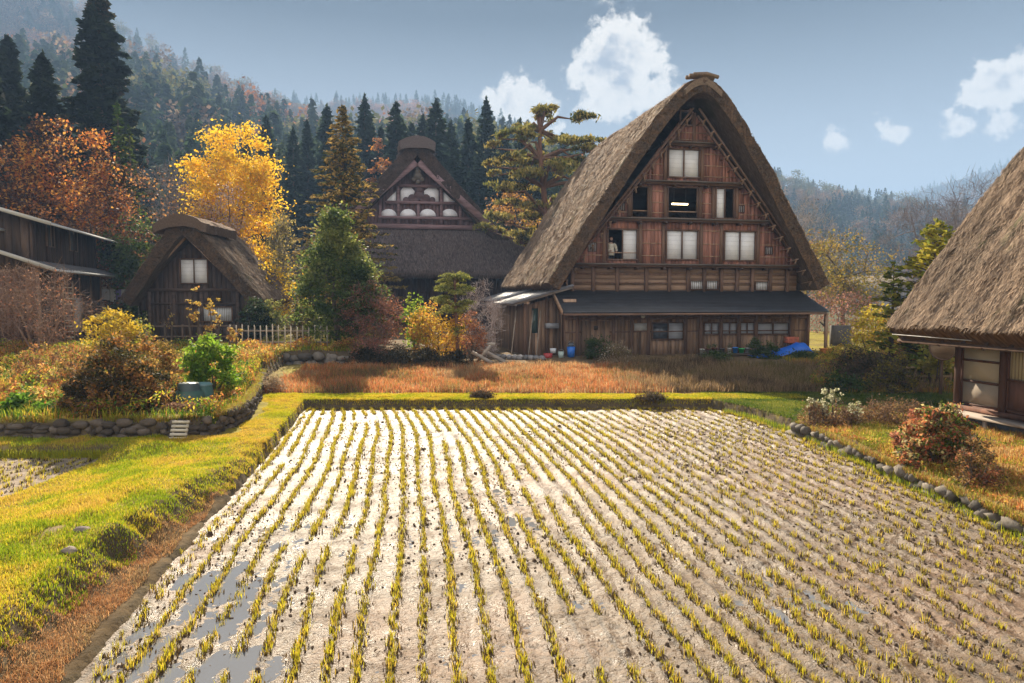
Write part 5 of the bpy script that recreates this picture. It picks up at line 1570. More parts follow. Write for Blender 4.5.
# ginkgo, maples and friends
YEL = [(.84, .56, .03), (.90, .64, .05), (.82, .48, .03), (.70, .50, .04)]
f, h = tall(236, 120, 52); broadleaf('ginkgo_tree', 'glowing yellow ginkgo behind the small thatched hut', f, h, 3.2, YEL, n_cl=190, per=150, leaf=.19, crown0=.18, spread=.26, seed=3, limbs=16, hollow=.1, shape='oval', flat=.8)
f, h = tall(205, 172, 50); broadleaf('ginkgo_tree', 'low yellow tree at the left foot of the ginkgo', f, h, 1.7, YEL, n_cl=50, per=70, leaf=.20, crown0=.15, spread=.35, seed=4, hollow=.1)
f, h = tall(228, 178, 45); broadleaf('pale_leaved_tree', 'pinkish white leaved small tree in front of the yellow ginkgo', f, h, 1.7, [(.55, .36, .26), (.62, .48, .38), (.45, .22, .10)], n_cl=60, per=50, leaf=.14, crown0=.3, spread=.32, seed=5, bare=8, hollow=.1)
f, h = tall(72, 112, 43); broadleaf('maple_tree', 'large orange red maple above the roofs on the left', f, h, 3.4, [(.60, .19, .03), (.68, .28, .05), (.50, .16, .04), (.70, .36, .08), (.14, .06, .03), (.09, .045, .025), (.22, .09, .04)], n_cl=150, per=85, leaf=.20, crown0=.25, spread=.22, seed=6, limbs=18, bare=6, twig=.8, hollow=.1, flat=1.2)
f, h = tall(12, 150, 44); broadleaf('maple_tree', 'dull russet maple at the left edge behind the plank house', f, h, 4.0, [(.13, .06, .035), (.09, .045, .03), (.30, .11, .04), (.07, .04, .025)], n_cl=110, per=60, leaf=.20, crown0=.1, spread=.25, seed=7, bare=8, hollow=.1)
f, h = tall(88, 175, 40.5); broadleaf('russet_tree', 'dark russet thicket tree beyond the plank house roof', f, h, 3.2, [(.14, .065, .035), (.28, .11, .04), (.09, .045, .03), (.40, .16, .05)], n_cl=90, per=45, leaf=.17, crown0=.05, spread=.25, seed=8, bare=12, hollow=.1)
f, h = tall(160, 168, 44); broadleaf('russet_tree', 'half bare brown orange tree left of the ginkgo', f, h, 2.6, [(.34, .17, .07), (.44, .22, .07), (.30, .15, .09)], n_cl=80, per=26, leaf=.16, crown0=.2, spread=.3, seed=9, bare=22, twig=.9, col=(.20, .14, .11), hollow=.1)
f, h = tall(192, 158, 60); broadleaf('bare_tree', 'grey bare tree in front of the cedar slope', f, h, 3.6, BRN, n_cl=90, per=0, crown0=.15, seed=10, bare=50, twig=1.3, col=(.20, .17, .16), hollow=.1)
f, h = tall(140, 216, 41); broadleaf('evergreen_tree', 'rounded mid green evergreen left of the thatched hut', f, h, 2.1, [(.05, .09, .02), (.09, .14, .03), (.14, .18, .05), (.03, .05, .015)], n_cl=90, per=70, leaf=.20, crown0=.05, spread=.30, seed=12, hollow=.2)
f, h = tall(106, 205, 43.5); broadleaf('pale_twig_tree', 'pale grey twiggy tree over the plank house roof', f, h, 2.1, BRN, n_cl=60, per=8, leaf=.12, crown0=.2, seed=13, bare=36, twig=.8, col=(.40, .33, .26))
f, h = tall(284, 200, 44); broadleaf('sparse_tree', 'sparse pale yellow green tree between hut and fir', f, h, 1.8, [(.30, .26, .07), (.38, .30, .10), (.20, .17, .06)], n_cl=80, per=34, leaf=.14, crown0=.08, spread=.3, seed=14, bare=18, shape='cone', hollow=0, col=(.22, .18, .13))
f, h = tall(268, 262, 40); broadleaf('yellow_bush', 'yellow orange bush behind the right side of the hut roof', f, h, 1.5, YEL, n_cl=34, per=50, leaf=.14, crown0=.05, spread=.4, seed=17, cat='bush')
FIRB = [(.24, .17, .05), (.32, .22, .06), (.10, .09, .03), (.42, .28, .08)]
f, h = tall(345, 106, 46); conifer('fir_tree', 'tall brownish green fir behind the dark bushy evergreen', f, h, 4.6, 260, FIRB + [(.06, .07, .02)], t0=.12, sz=.36, droop=.12, pw=.80, per=60, gap=.24, seed=41, width=.45)
f, h = tall(337, 204, 31.5); broadleaf('bushy_evergreen', 'broad dark green evergreen beside the picket fence', f, h, 2.9, [(.05, .085, .02), (.09, .13, .03), (.17, .21, .05), (.30, .31, .08)], n_cl=230, per=85, leaf=.13, crown0=.04, spread=.145, flat=1.5, seed=42, shape='cone', hollow=.05, trunk_r=.16)
PN = [(.16, .17, .05), (.28, .25, .07), (.38, .30, .09), (.08, .09, .03)]
f, h = tall(552, 103, 54)
pine('layered_pine', 'tall layered pine left of the large farmhouse roof', f, h, 4.3, [(.0, .985, .24), (-.30, .96, .20), (.42, .93, .26), (-.55, .88, .26), (.10, .88, .28), (.62, .84, .28), (-.95, .86, .20), (-.25, .80, .30), (.50, .76, .28), (-.75, .76, .28), (-1.1, .74, .16),
     (.15, .72, .3), (-.45, .68, .32), (.70, .66, .26), (-.85, .62, .26), (.30, .60, .30), (-.30, .56, .32), (-.9, .50, .26), (.1, .48, .3), (-.5, .44, .3), (.6, .5, .3)], 5, PN, sz=.40, per=640, bend=1.4)
f, h = tall(512, 182, 62); broadleaf('orange_tree', 'orange brown tree below the layered pine', f, h, 2.6, [(.40, .20, .05), (.50, .27, .06), (.26, .15, .08), (.20, .12, .09)], n_cl=90, per=50, leaf=.24, crown0=.1, spread=.3, seed=52, bare=6, hollow=.1)
f, h = tall(536, 205, 58); broadleaf('yellow_tree', 'yellow tree between pine trunk and farmhouse roof', f, h, 1.8, YEL + GRN, n_cl=50, per=50, leaf=.24, crown0=.1, spread=.35, seed=53, hollow=.1)
f, h = tall(381, 139, 78); broadleaf('orange_tree', 'small bright orange tree among the cedars left of the hall ridge', f, h, 1.5, ORG + [(.55, .26, .05)], n_cl=50, per=50, leaf=.3, crown0=.3, spread=.35, seed=54, narrow=.8, hollow=0)
# right of the farmhouse
f, h = tall(843, 232, 52); broadleaf('yellow_green_tree', 'spreading yellow green tree right of the farmhouse', f, h, 3.4, [(.20, .18, .04), (.30, .24, .05), (.36, .24, .06), (.12, .11, .03)], n_cl=130, per=36, leaf=.18, crown0=.2, spread=.24, seed=61, bare=10, limbs=16, hollow=.1, flat=1.2)
f, h = tall(806, 232, 58); broadleaf('yellow_green_tree', 'yellow green tree half hidden behind the farmhouse eave', f, h, 2.4, [(.20, .17, .04), (.30, .22, .05), (.30, .16, .05)], n_cl=60, per=40, leaf=.20, crown0=.2, spread=.3, seed=62, bare=8, hollow=.1)
f, h = tall(802, 200, 62); broadleaf('bare_tree', 'pale bare tree against the haze right of the farmhouse roof', f, h, 3.2, BRN, n_cl=90, per=3, leaf=.14, crown0=.25, seed=63, bare=40, twig=1.1, col=(.30, .25, .22), hollow=.1)
f, h = tall(965, 184, 60); broadleaf('bare_tree', 'tall bare tree behind the near thatched roof', f, h, 5.0, BRN, n_cl=130, per=2, leaf=.14, crown0=.2, seed=64, bare=42, twig=1.6, col=(.16, .13, .13), hollow=.1, shape='fan')
f, h = tall(918, 196, 66); broadleaf('bare_tree', 'smaller bare tree left of the tall one above the yew', f, h, 3.4, BRN, n_cl=80, per=2, leaf=.14, crown0=.2, seed=65, bare=40, twig=1.3, col=(.20, .16, .15), hollow=.1)
YEW = [(.08, .12, .02), (.18, .21, .03), (.34, .32, .04), (.46, .38, .05)]
f, h = tall(934, 222, 24.5); conifer('yew_tree', 'sunlit yellow green yew tree behind the near thatched roof', f, h, 2.0, 150, YEW, t0=.03, sz=.26, droop=-.35, pw=.62, per=30, gap=.12, seed=66, width=.5)
f, h = tall(893, 262, 25.5); conifer('yew_tree', 'small low yew at the eave corner of the near thatched house', f, h * .99, .95, 60, YEW, t0=.03, sz=.22, droop=-.3, pw=.6, per=22, gap=.1, seed=67, width=.5)
f, h = tall(838, 290, 46); broadleaf('red_bush', 'reddish pink bare bush under the yellow green tree', f, h, 2.4, [(.26, .12, .09), (.34, .17, .12), (.20, .11, .09)], n_cl=70, per=26, leaf=.14, crown0=.05, spread=.3, seed=68, bare=16, cat='bush', col=(.24, .15, .13))
f, h = tall(872, 306, 33); broadleaf('yellow_bush', 'bright yellow leaved bush left of the near eave corner', f, h, 1.0, [(.50, .42, .04), (.58, .42, .05), (.36, .34, .05)], n_cl=40, per=45, leaf=.12, crown0=.1, spread=.4, seed=69, cat='bush', multi=3)
f, h = tall(905, 312, 28.5); broadleaf('yellow_bush', 'orange yellow bush under the near eave corner', f, h, 1.25, [(.70, .46, .05), (.66, .34, .06), (.50, .42, .06)], n_cl=60, per=40, leaf=.11, crown0=.05, spread=.4, seed=70, cat='bush', multi=3)
f, h = tall(930, 330, 27); broadleaf('red_bush', 'red leaved bush behind the little wooden fence', f, h, 1.0, [(.40, .10, .04), (.30, .08, .03), (.48, .18, .05)], n_cl=36, per=40, leaf=.11, crown0=.1, spread=.4, seed=71, cat='bush', multi=3)
f, h = tall(938, 338, 23); broadleaf('fern_bush', 'pale yellow fern like bush before the wooden fence', f, h, .45, [(.48, .40, .08), (.38, .34, .08)], n_cl=26, per=26, leaf=.12, crown0=.3, spread=.4, seed=72, cat='bush', multi=3)
f, h = tall(864, 348, 24.4); broadleaf('dark_bush', 'dark tangled bush before the yellow bush on the right', f, h, .95, [(.05, .045, .02), (.09, .07, .03), (.16, .09, .04), (.04, .05, .02)], n_cl=80, per=45, leaf=.09, crown0=0, spread=.28, seed=73, bare=10, cat='bush', multi=4, shape='dome')
f, h = tall(896, 352, 22.3); broadleaf('dark_bush', 'dark green brown bush beside the lawn, nearest the cottage', f, h, .7, [(.08, .08, .02), (.24, .20, .04), (.40, .30, .06)], n_cl=50, per=45, leaf=.08, crown0=0, spread=.3, seed=74, bare=10, cat='bush', multi=4, shape='dome')
f, h = tall(846, 372, 22.4); broadleaf('green_bush', 'low green bush at the far edge of the lawn', f, h, .6, [(.05, .09, .02), (.09, .14, .03)], n_cl=30, per=45, leaf=.08, crown0=0, spread=.35, seed=75, cat='bush', multi=3, shape='dome')

# ------------------------------------------------------------------ garden shrubs
def shrub(px, top, Y, r, cols, label, name='shrub', **k):
    f, h = tall(px, top, Y); h = max(h, .14); kw = dict(n_cl=50, per=60, leaf=.09, crown0=0, spread=.3, cat='bush', multi=4, shape='dome', seed=int(px * 7 + Y)); kw.update(k)
    return broadleaf(name, label, f, h, r, cols, **kw)


shrub(120, 338, 16.4, 1.12, [(.05, .05, .018), (.09, .075, .025), (.16, .10, .03), (.34, .15, .04), (.44, .24, .06)], 'large dark mound shrub with russet tips above the stone wall', 'mound_shrub', n_cl=170, per=75, leaf=.075, spread=.17, bare=5, twig=.3)
shrub(84, 372, 15.9, .62, [(.06, .05, .02), (.12, .09, .03), (.36, .18, .06)], 'lower dark shrub at the left foot of the mound shrub', 'mound_shrub', n_cl=70, per=55, leaf=.07, spread=.22, bare=4, twig=.25)
shrub(152, 333, 19.0, .75, [(.40, .22, .06), (.46, .30, .08), (.22, .16, .04), (.36, .14, .05)], 'orange tipped shrub behind the mound shrub', 'orange_shrub', n_cl=70, per=50, leaf=.07, spread=.25, bare=5, twig=.3)
shrub(211, 336, 18.6, .68, [(.14, .26, .02), (.22, .36, .03), (.34, .44, .05), (.09, .17, .02)], 'bright green leafy bush behind the compost bins', 'leafy_bush', n_cl=80, per=60, leaf=.10, spread=.25, crown0=.02, shape='oval')
shrub(112, 303, 25.5, .85, [(.52, .36, .03), (.60, .42, .04), (.38, .32, .04)], 'golden yellow bush before the plank house corner', 'golden_bush', n_cl=60, per=50, leaf=.11, shape='oval')
shrub(142, 318, 26.5, .5, [(.42, .36, .04), (.30, .32, .04)], 'small yellow green sapling left of the hut front', 'sapling', n_cl=22, per=22, leaf=.11, shape='oval')
shrub(36, 272, 27.0, 1.9, [(.34, .15, .09), (.28, .12, .07), (.42, .22, .12)], 'weeping pinkish brown twiggy shrub before the plank house', 'weeping_shrub', n_cl=90, per=9, leaf=.08, bare=30, twig=.7, col=(.24, .15, .10), shape='oval', crown0=.1)
for i, (px, top, Y, lb) in enumerate(((193, 286, 29, 'tall thin sapling with a few orange leaves before the hut door'), (214, 290, 28.5, 'thin yellow leaved sapling before the hut shutters'), (232, 322, 27.5, 'short leaning sapling with yellow leaves by the fence'), (205, 318, 27.5, 'short orange leaved sapling left of the leaning one'), (168, 300, 29.5, 'bare fan shaped sapling before the hut wall'))):
    shrub(px, top, Y, .28, [(.60, .38, .05), (.62, .46, .12), (.50, .24, .06)], lb, 'sapling', n_cl=14, per=16 if i < 4 else 2, leaf=.10, multi=2, shape='oval', crown0=.35, bare=6, twig=.3)
shrub(256, 298, 33.2, .75, [(.015, .03, .012), (.03, .05, .02), (.05, .07, .02)], 'dark evergreen bush against the right wall of the hut', 'dark_bush', n_cl=60, per=60, leaf=.10, shape='oval')
shrub(272, 300, 33.6, .7, [(.10, .14, .04), (.20, .22, .06), (.30, .28, .08)], 'pale speckled green bush behind the fence', 'speckled_bush', n_cl=50, per=40, leaf=.09, shape='oval')
shrub(300, 305, 33.2, .9, [(.10, .08, .03), (.16, .11, .05), (.06, .06, .02)], 'brownish bush behind the right half of the fence', 'brown_bush', n_cl=60, per=40, leaf=.09, shape='oval', bare=6)
shrub(372, 282, 30.8, 1.35, [(.30, .12, .08), (.22, .10, .05), (.40, .18, .10), (.14, .08, .04)], 'reddish brown shrub right of the broad dark evergreen', 'red_shrub', n_cl=110, per=36, leaf=.09, bare=14, twig=.45, shape='oval', col=(.20, .12, .10))
shrub(372, 325, 29.6, .95, [(.48, .20, .14), (.40, .16, .10), (.34, .20, .08)], 'pinkish red low shrub below the reddish brown one', 'red_shrub', n_cl=50, per=40, leaf=.08, bare=10)
shrub(415, 300, 31.2, .62, [(.22, .36, .02), (.34, .44, .04), (.16, .28, .02)], 'fresh green shrub left of the yellow maple', 'green_shrub', n_cl=34, per=45, leaf=.11, shape='oval')
shrub(408, 288, 31.8, .16, [(.40, .46, .05)], 'single upright light green shoot above the fresh green shrub', 'green_shoot', n_cl=10, per=20, leaf=.10, multi=1, shape='oval', crown0=.3, trunk_r=.02)
shrub(438, 300, 30.2, 1.15, [(.62, .38, .03), (.66, .44, .05), (.55, .26, .05), (.45, .36, .05)], 'yellow orange maple bush before the dark hall', 'maple_bush', n_cl=90, per=50, leaf=.10, shape='oval', multi=3)
f, h = tall(457, 272, 29.6); pine('garden_pine', 'little cloud pruned pine behind the planks, with a thin dark trunk', f, h, .95, [(.0, .96, .5), (-.35, .86, .5), (.3, .82, .45), (-.6, .72, .45), (.45, .68, .4), (-.2, .62, .55), (.1, .40, .32)], 8, [(.22, .24, .06), (.32, .30, .08), (.14, .16, .04)], sz=.12, per=420, bend=.12)
shrub(484, 282, 33.0, 1.0, BRN, 'grey bare twig bush beside the annex', 'bare_bush', n_cl=60, per=3, leaf=.07, bare=40, twig=.5, col=(.36, .30, .28), shape='oval')
shrub(472, 310, 31.0, .75, [(.40, .16, .08), (.48, .22, .10), (.30, .14, .10)], 'russet bush between garden pine and annex', 'russet_bush', n_cl=50, per=40, leaf=.08, bare=8, shape='oval')
for i, (px, top, Y, r, lb) in enumerate(((368, 347, 28.7, .9, 'dark low hedge bush at the left end of its row'), (400, 346, 28.5, .9, 'dark low hedge bush below the fresh green shrub'), (430, 347, 28.4, .9, 'dark low hedge bush below the yellow maple'), (455, 350, 28.2, .6, 'dark low hedge bush at the planks, right end of its row'))):
    shrub(px, top, Y, r, [(.035, .035, .018), (.06, .05, .025), (.10, .07, .03)], lb, 'hedge_bush', n_cl=60, per=55, leaf=.07, group='dark hedge bushes behind the russet grass')
shrub(600, 333, 31.6, .75, [(.04, .07, .02), (.07, .11, .03), (.10, .13, .04)], 'green bush before the boarded door of the farmhouse', 'green_bush', n_cl=50, per=50, leaf=.09)
shrub(618, 345, 29.5, .7, [(.26, .22, .08), (.20, .14, .06), (.75, .68, .55)], 'dry flowering bush with white heads before the porch', 'flowering_bush', n_cl=50, per=22, leaf=.07, bare=14, twig=.35, col=(.26, .19, .12))
for px, top, Y, r, lb in ((718, 352, 31.4, .7, 'low green bush under the pot bench'), (772, 342, 32.2, .45, 'small green plant left of the red crate'), (757, 336, 32.6, .35, 'small green plant behind the bench end'), (805, 350, 31.8, .6, 'green bush right of the blue tarpaulin')):
    shrub(px, top, Y, r, [(.05, .09, .025), (.09, .13, .04), (.14, .17, .05)], lb, 'green_bush', n_cl=34, per=40, leaf=.08)
shrub(482, 394, 21.2, .34, [(.09, .06, .03), (.13, .08, .04), (.05, .04, .02)], 'dark brown dry clump on the bund behind the paddy', 'dry_clump', n_cl=40, per=60, leaf=.045, bare=14, twig=.16)
shrub(652, 402, 20.9, .42, [(.08, .06, .03), (.12, .08, .04), (.05, .04, .02)], 'low flat dark clump on the right part of the bund', 'dry_clump', n_cl=40, per=60, leaf=.045, bare=8, twig=.12)
shrub(270, 376, 22.5, .5, [(.34, .24, .14), (.42, .32, .20), (.20, .13, .07)], 'pale dry bush at the end of the stone wall', 'dry_bush', n_cl=40, per=40, leaf=.05, bare=16, twig=.22, col=(.4, .3, .2))
# right bed
shrub(945, 399, 12.4, .62, [(.10, .15, .03), (.20, .24, .04), (.46, .14, .06), (.50, .24, .10), (.50, .42, .18), (.05, .07, .02), (.16, .20, .03)], 'large red and green shrub before the near cottage', 'red_green_shrub', n_cl=130, per=60, leaf=.07, spread=.19, bare=3, twig=.2)
shrub(918, 410, 13.2, .38, [(.50, .15, .08), (.55, .24, .14), (.30, .14, .05)], 'pink red shrub left of the large red and green one', 'red_shrub', n_cl=60, per=50, leaf=.06, spread=.25, bare=4, twig=.2)
shrub(985, 436, 11.0, .30, [(.40, .16, .08), (.30, .18, .07), (.12, .10, .04)], 'small russet shrub right of the large red and green one', 'russet_shrub', n_cl=40, per=50, leaf=.05, spread=.3, bare=6, twig=.2)
for i, (px, top, Y, lb) in enumerate(((815, 396, 16.6, 'silvery leaved weed at the left end of the right bed'), (828, 384, 16.4, 'tall silvery weed, higher of the pair by the lawn'), (838, 378, 16.7, 'tallest silvery weed of the right bed'), (858, 397, 16.0, 'short silvery weed right of the tall ones'))):
    shrub(px, top, Y, .14, [(.50, .48, .30), (.62, .60, .42), (.34, .34, .16)], lb, 'silvery_weed', n_cl=14, per=16, leaf=.055, multi=2, shape='oval', crown0=.1)
for i, (px, top, Y, r, lb) in enumerate(((822, 402, 16.6, .42, 'brown dry weed patch at the left end of the right bed'), (848, 405, 16.2, .45, 'brown dry weed clump below the silvery weeds'), (880, 402, 16.2, .5, 'brown dry weed clump in the middle of the right bed'), (905, 398, 16.4, .45, 'brown dry weed clump before the cottage corner'))):
    shrub(px, top, Y, r, [(.16, .09, .05), (.26, .14, .06), (.34, .22, .10), (.12, .10, .03)], lb, 'dry_weed', n_cl=34, per=40, leaf=.045, bare=14, twig=.2, col=(.2, .13, .09))
for i, (px, top, Y, r, lb) in enumerate(((14, 396, 16.0, .35, 'bright green cabbage plant at the left edge of the terrace'), (48, 400, 15.9, .4, 'bright green cabbage plant in the middle of the vegetable bed'), (85, 404, 15.6, .25, 'small green cabbage plant beside the mound shrub'))):
    shrub(px, top, Y, r, [(.12, .24, .02), (.20, .34, .04), (.07, .15, .02)], lb, 'cabbage_plant', n_cl=24, per=34, leaf=.12)
for i, (px, top, Y, r, lb) in enumerate(((40, 345, 22, .7, 'russet clump in the garden before the weeping shrub'), (78, 350, 21, .6, 'orange grass clump in the left garden'), (20, 362, 19, .5, 'tawny clump at the left edge of the garden'), (60, 362, 18.5, .45, 'tawny weed clump left of the mound shrub'), (170, 345, 21.5, .4, 'yellow weed clump left of the leafy bush'))):
    shrub(px, top, Y, r, [(.42, .17, .06), (.48, .26, .08), (.36, .28, .06)], lb, 'weed_clump', n_cl=44, per=44, leaf=.06, bare=10, twig=.25)
# ------------------------------------------------------------------ stones, walls, fences, small things
def stone_mb(mb, c, s, seed, col):
    r_ = np.random.default_rng(seed); n = 8; m = 5
    V = []
    for i in range(m + 1):
        ph = -pi / 2 + pi * i / m
        for j in range(n):
            th = 2 * pi * j / n; k = 1 + r_.uniform(-.30, .30)
            V.append([math.copysign(abs(math.cos(th)) ** .6, math.cos(th)) * math.cos(ph) * k, math.copysign(abs(math.sin(th)) ** .75, math.sin(th)) * math.cos(ph) * k, math.sin(ph) * (1 + r_.uniform(-.08, .08))])
    V = np.array(V) * np.asarray(s) / 2 @ rotm(r_.uniform(-.3, .3), r_.uniform(-.12, .12)).T + c
    i = np.arange(m)[:, None] * n; j = np.arange(n)[None, :]; k = (j + 1) % n
    mb.raw(V, np.stack([i + j, i + k, i + n + k, i + n + j], -1).reshape(-1, 4), None, col)


def stone_row(name, label, path, zb, zt, size, dens=1, loc=None, col=(.085, .066, .052), tiers=3):
    """dry stone wall along a path: one wall, its stones are its pattern"""
    mb = MB(); path = np.asarray(path, float); seg = np.hypot(*np.diff(path, axis=0).T); S = np.concatenate([[0], np.cumsum(seg)])
    q = 0
    for t in range(tiers):
        s = random.random() * size
        while s < S[-1]:
            x = np.interp(s, S, path[:, 0]); y = np.interp(s, S, path[:, 1]); L_ = size * random.uniform(.45, 1.7); hgt = (zt - zb) / tiers
            a = math.atan2(np.interp(s + .1, S, path[:, 1]) - y, np.interp(s + .1, S, path[:, 0]) - x)
            st = MB(); q += 1; hgt = (zt - zb) / tiers * random.uniform(.7, 1.1)
            stone_mb(st, (0, 0, 0), (L_ * 1.2, size * random.uniform(.7, 1.2), hgt * random.uniform(1.15, 1.5)), q * 13 + t, np.array(col) * random.uniform(.55, 1.6))
            V = st.V[0] @ rotm(a).T + [x + random.gauss(0, .02), y + random.gauss(0, .02), zb + hgt * (t + .5) + random.gauss(0, .012)]
            mb.raw(V, st.Q[0], None, st.C[0]); s += L_
    return solo(mb, name, STONE, label, 'wall', (path[0][0], path[0][1], zb))


stone_row('stone_wall', 'low dark stone wall under the left garden terrace, with the curved end', [(-14, 15.08), (-10, 15.05), (-7.25, 15.02), (-6.75, 15.3), (-6.62, 16.2), (-6.68, 17.4), (-7.15, 19.2), (-7.62, 20.9), (-8.3, 23), (-8.9, 25.2)], .22, .66, .20)
stone_row('fence_base_wall', 'dark rough stone wall below the picket fence', [(-9.6, 29.44), (-8, 29.60), (-6, 29.78), (-3.3, 30.02)], .42, .95, .34, col=(.15, .13, .11), tiers=2)
stone_row('stone_edging', 'low grey stone edging between the paddy and the right bed', [(7.02, 4), (7.0, 9), (7.02, 13), (7.0, 15.5), (6.8, 16.9)], -.06, .27, .24, col=(.13, .11, .09), tiers=2)
# rough stones in the bank
for i, (px, py, s, lb) in enumerate(((82, 533, .20, 'grey rock set in the grass bank, topmost of the pair'), (70, 549, .18, 'grey rock set in the grass bank, lower of the pair'), (20, 585, .0, ''), (208, 392, .0, ''))):
    if not s: continue
    p = gp(px, py, .40); mb = MB(); stone_mb(mb, (p[0], p[1], gl(p[0], p[1]) + .01), (s, s * .8, s * .55), 500 + i, np.array([.24, .19, .16]))
    solo(mb, 'rock', STONE, lb, 'rock', (p[0], p[1], .35))
p = gp(229, 368, .9)

mb = MB()
n = 9000; yy = rng.uniform(4.5, 17, n); xx = 7.0 + np.abs(rng.normal(0, .10, n)) - .06
mb.blades(np.stack([xx, yy, .20 + .05 * rng.random(n)], 1), rng.uniform(.05, .16, n), .010, pal([(.50, .42, .06), (.26, .30, .03), (.55, .34, .10), (.4, .18, .07)], n), 1.4)
n = 5000; yy = rng.uniform(4.5, 20, n); mb.blades(np.stack([xr(yy) - .05 + rng.normal(0, .05, n), yy, 0 * yy - .02], 1), rng.uniform(.08, .22, n), .009, pal([(.30, .38, .02), (.50, .46, .03), (.18, .26, .02)], n), .6)
tag(mb.build('edge_grass', GRASS), 'grass growing over and along the stone edging on the right', 'grass', kind='stuff')
mb = MB()
n = 26000; t_ = rng.random(n); P_ = np.array([(-14, 15.1), (-10, 15.1), (-7.3, 15.12), (-6.8, 15.4), (-6.72, 16.2), (-6.8, 17.4), (-7.25, 19.2), (-7.7, 20.9), (-8.4, 23), (-9.0, 25.2)]); S_ = np.linspace(0, 1, len(P_))
xx = np.interp(t_, S_, P_[:, 0]) + rng.normal(0, .05, n); yy = np.interp(t_, S_, P_[:, 1]) + rng.normal(0, .04, n) + .04
k_ = fbm(t_ * 30, t_ * 0, 3) > .36
mb.blades(np.stack([xx, yy, np.full(n, .60)], 1)[k_], rng.uniform(.06, .22, n)[k_], .010, pal([(.50, .42, .05), (.30, .36, .03), (.50, .26, .06)], n)[k_], 1.5)
n = 5000; xx = rng.uniform(-14, -7.6, n); mb.blades(np.stack([xx, 14.22 + rng.normal(0, .05, n), 0 * xx], 1), rng.uniform(.1, .26, n), .010, pal([(.50, .46, .03), (.36, .40, .03)], n), .5)
tag(mb.build('wall_grass', GRASS), 'grass hanging over the stone wall of the left terrace', 'grass', kind='stuff')
# picket fence
xa, xb = at(230, 330, 30.6)[0], at(327, 330, 30.6)[0]
fe = thing('picket_fence', 'weathered picket fence on the stone wall left of the farmhouse', 'fence', (xa, 30.6, gl(xa, 30.8)))
zf = FR[fe.name][0][2]; n_p = 17
for i in range(n_p):
    x = xa + (xb - xa) * i / (n_p - 1); hgt = .98 + random.gauss(0, .02)
    c = jit((.42, .36, .29), .2); mb = MB().beam((x, 30.6, zf - .15), (x + random.gauss(0, .012), 30.6, zf + hgt), .07, .03, c).raw([(x - .035, 30.585, zf + hgt), (x + .035, 30.585, zf + hgt), (x, 30.585, zf + hgt + .06), (x - .035, 30.615, zf + hgt), (x + .035, 30.615, zf + hgt), (x, 30.615, zf + hgt + .06)], [[0, 2, 5, 3], [1, 4, 5, 2]], [[0, 1, 2], [3, 5, 4]], c)
    mb.build('picket', WOOD, fe)
for z in (.28, .78): MB().beam((xa - .1, 30.64, zf + z), (xb + .1, 30.64, zf + z), .03, .07, (.26, .21, .16)).build('rail', WOODH, fe)
# rail fence of the hut
xa, xb = at(130, 330, 33.5)[0], at(234, 330, 33.5)[0]; z0 = gl(xa, 33.5)
fe = thing('rail_fence', 'dark two rail fence before the thatched hut', 'fence', (xa, 33.5, z0))
for z in (.35, .85): MB().beam((xa, 33.5, z0 + z), (xb, 33.5, z0 + z + .02), .05, .07, (.16, .11, .08)).build('rail', WOODH, fe)
for x in np.linspace(xa, xb, 7): MB().beam((x, 33.56, z0 - .2), (x, 33.56, z0 + .95), .08, .08, (.12, .08, .06)).build('post', WOOD, fe)
# little fence on the right
for (nm, lb, p0, p1, Y, hh, npst) in (('post_fence', 'short sunlit wooden post fence behind the lawn, left of the near cottage', 908, 952, 23.6, .75, 6), ('yard_fence', 'golden lit wooden fence at the far end of the yard', 846, 872, 44, 1.5, 4)):
    xa, xb = at(p0, 330, Y)[0], at(p1, 330, Y)[0]; z0 = gl(xa, Y)
    fe = thing(nm, lb, 'fence', (xa, Y, z0))
    for x in np.linspace(xa, xb, npst): MB().tube([(x, Y, z0 - .2), (x + .02, Y, z0 + hh)], .04 if Y < 30 else .08, 6, jit((.40, .27, .13), .2)).build('post', BARK, fe)
    for f in ((.45, .85) if Y < 30 else (.25, .6, .92)): MB().beam((xa, Y - .05, z0 + hh * f), (xb, Y - .05, z0 + hh * f), .04, .06 if Y < 30 else .12, (.44, .30, .15)).build('rail', WOODH, fe)

# plank step in the stone wall
p = (gp(184, 437, .28)[0], 15.0, .30)
st_ = thing('slatted_step', 'white slatted board leaning on the stone wall', 'board', p)
for i in range(5):
    z = .30 + i * .082; y = 14.80 + i * .040
    MB().box((p[0], y, z), (.36, .05, .055), rotm(0, -.4), (.60, .53, .42)).build('slat', WOODH, st_)
for s in (-1, 1): MB().beam((p[0] + s * .14, 14.83, .26), (p[0] + s * .14, 15.00, .66), .04, .03, (.4, .33, .25)).build('rail', WOOD, st_)
# compost bins
p = np.array(ground_at(186, 16.9, .10)); GN = (.045, .10, .075)
cb = thing('compost_bin', 'squat dark green plastic compost bin beside the mound shrub', 'compost bin', p)
MB().lathe([(.36, -.15), (.38, .12), (.35, .22), (.30, .27), (.28, .29)], p, 20, GN).build('body', PLASTIC, cb, smooth=True)
MB().lathe([(.30, .27), (.255, .29), (.245, .44), (.22, .47), (0, .475)], p, 20, (.05, .07, .065)).build('lid', PLASTIC, cb, smooth=True)
p = np.array(ground_at(200, 17.3, .10))
cb = thing('compost_bin', 'taller blue green plastic compost bin right of the squat one', 'compost bin', p)
MB().lathe([(.27, -.15), (.26, .15), (.22, .36)], p, 18, (.05, .13, .12)).build('body', PLASTIC, cb, smooth=True)
MB().lathe([(.235, .35), (.24, .38), (.20, .42), (0, .44)], p, 18, (.12, .22, .23)).build('lid', PLASTIC, cb, smooth=True)
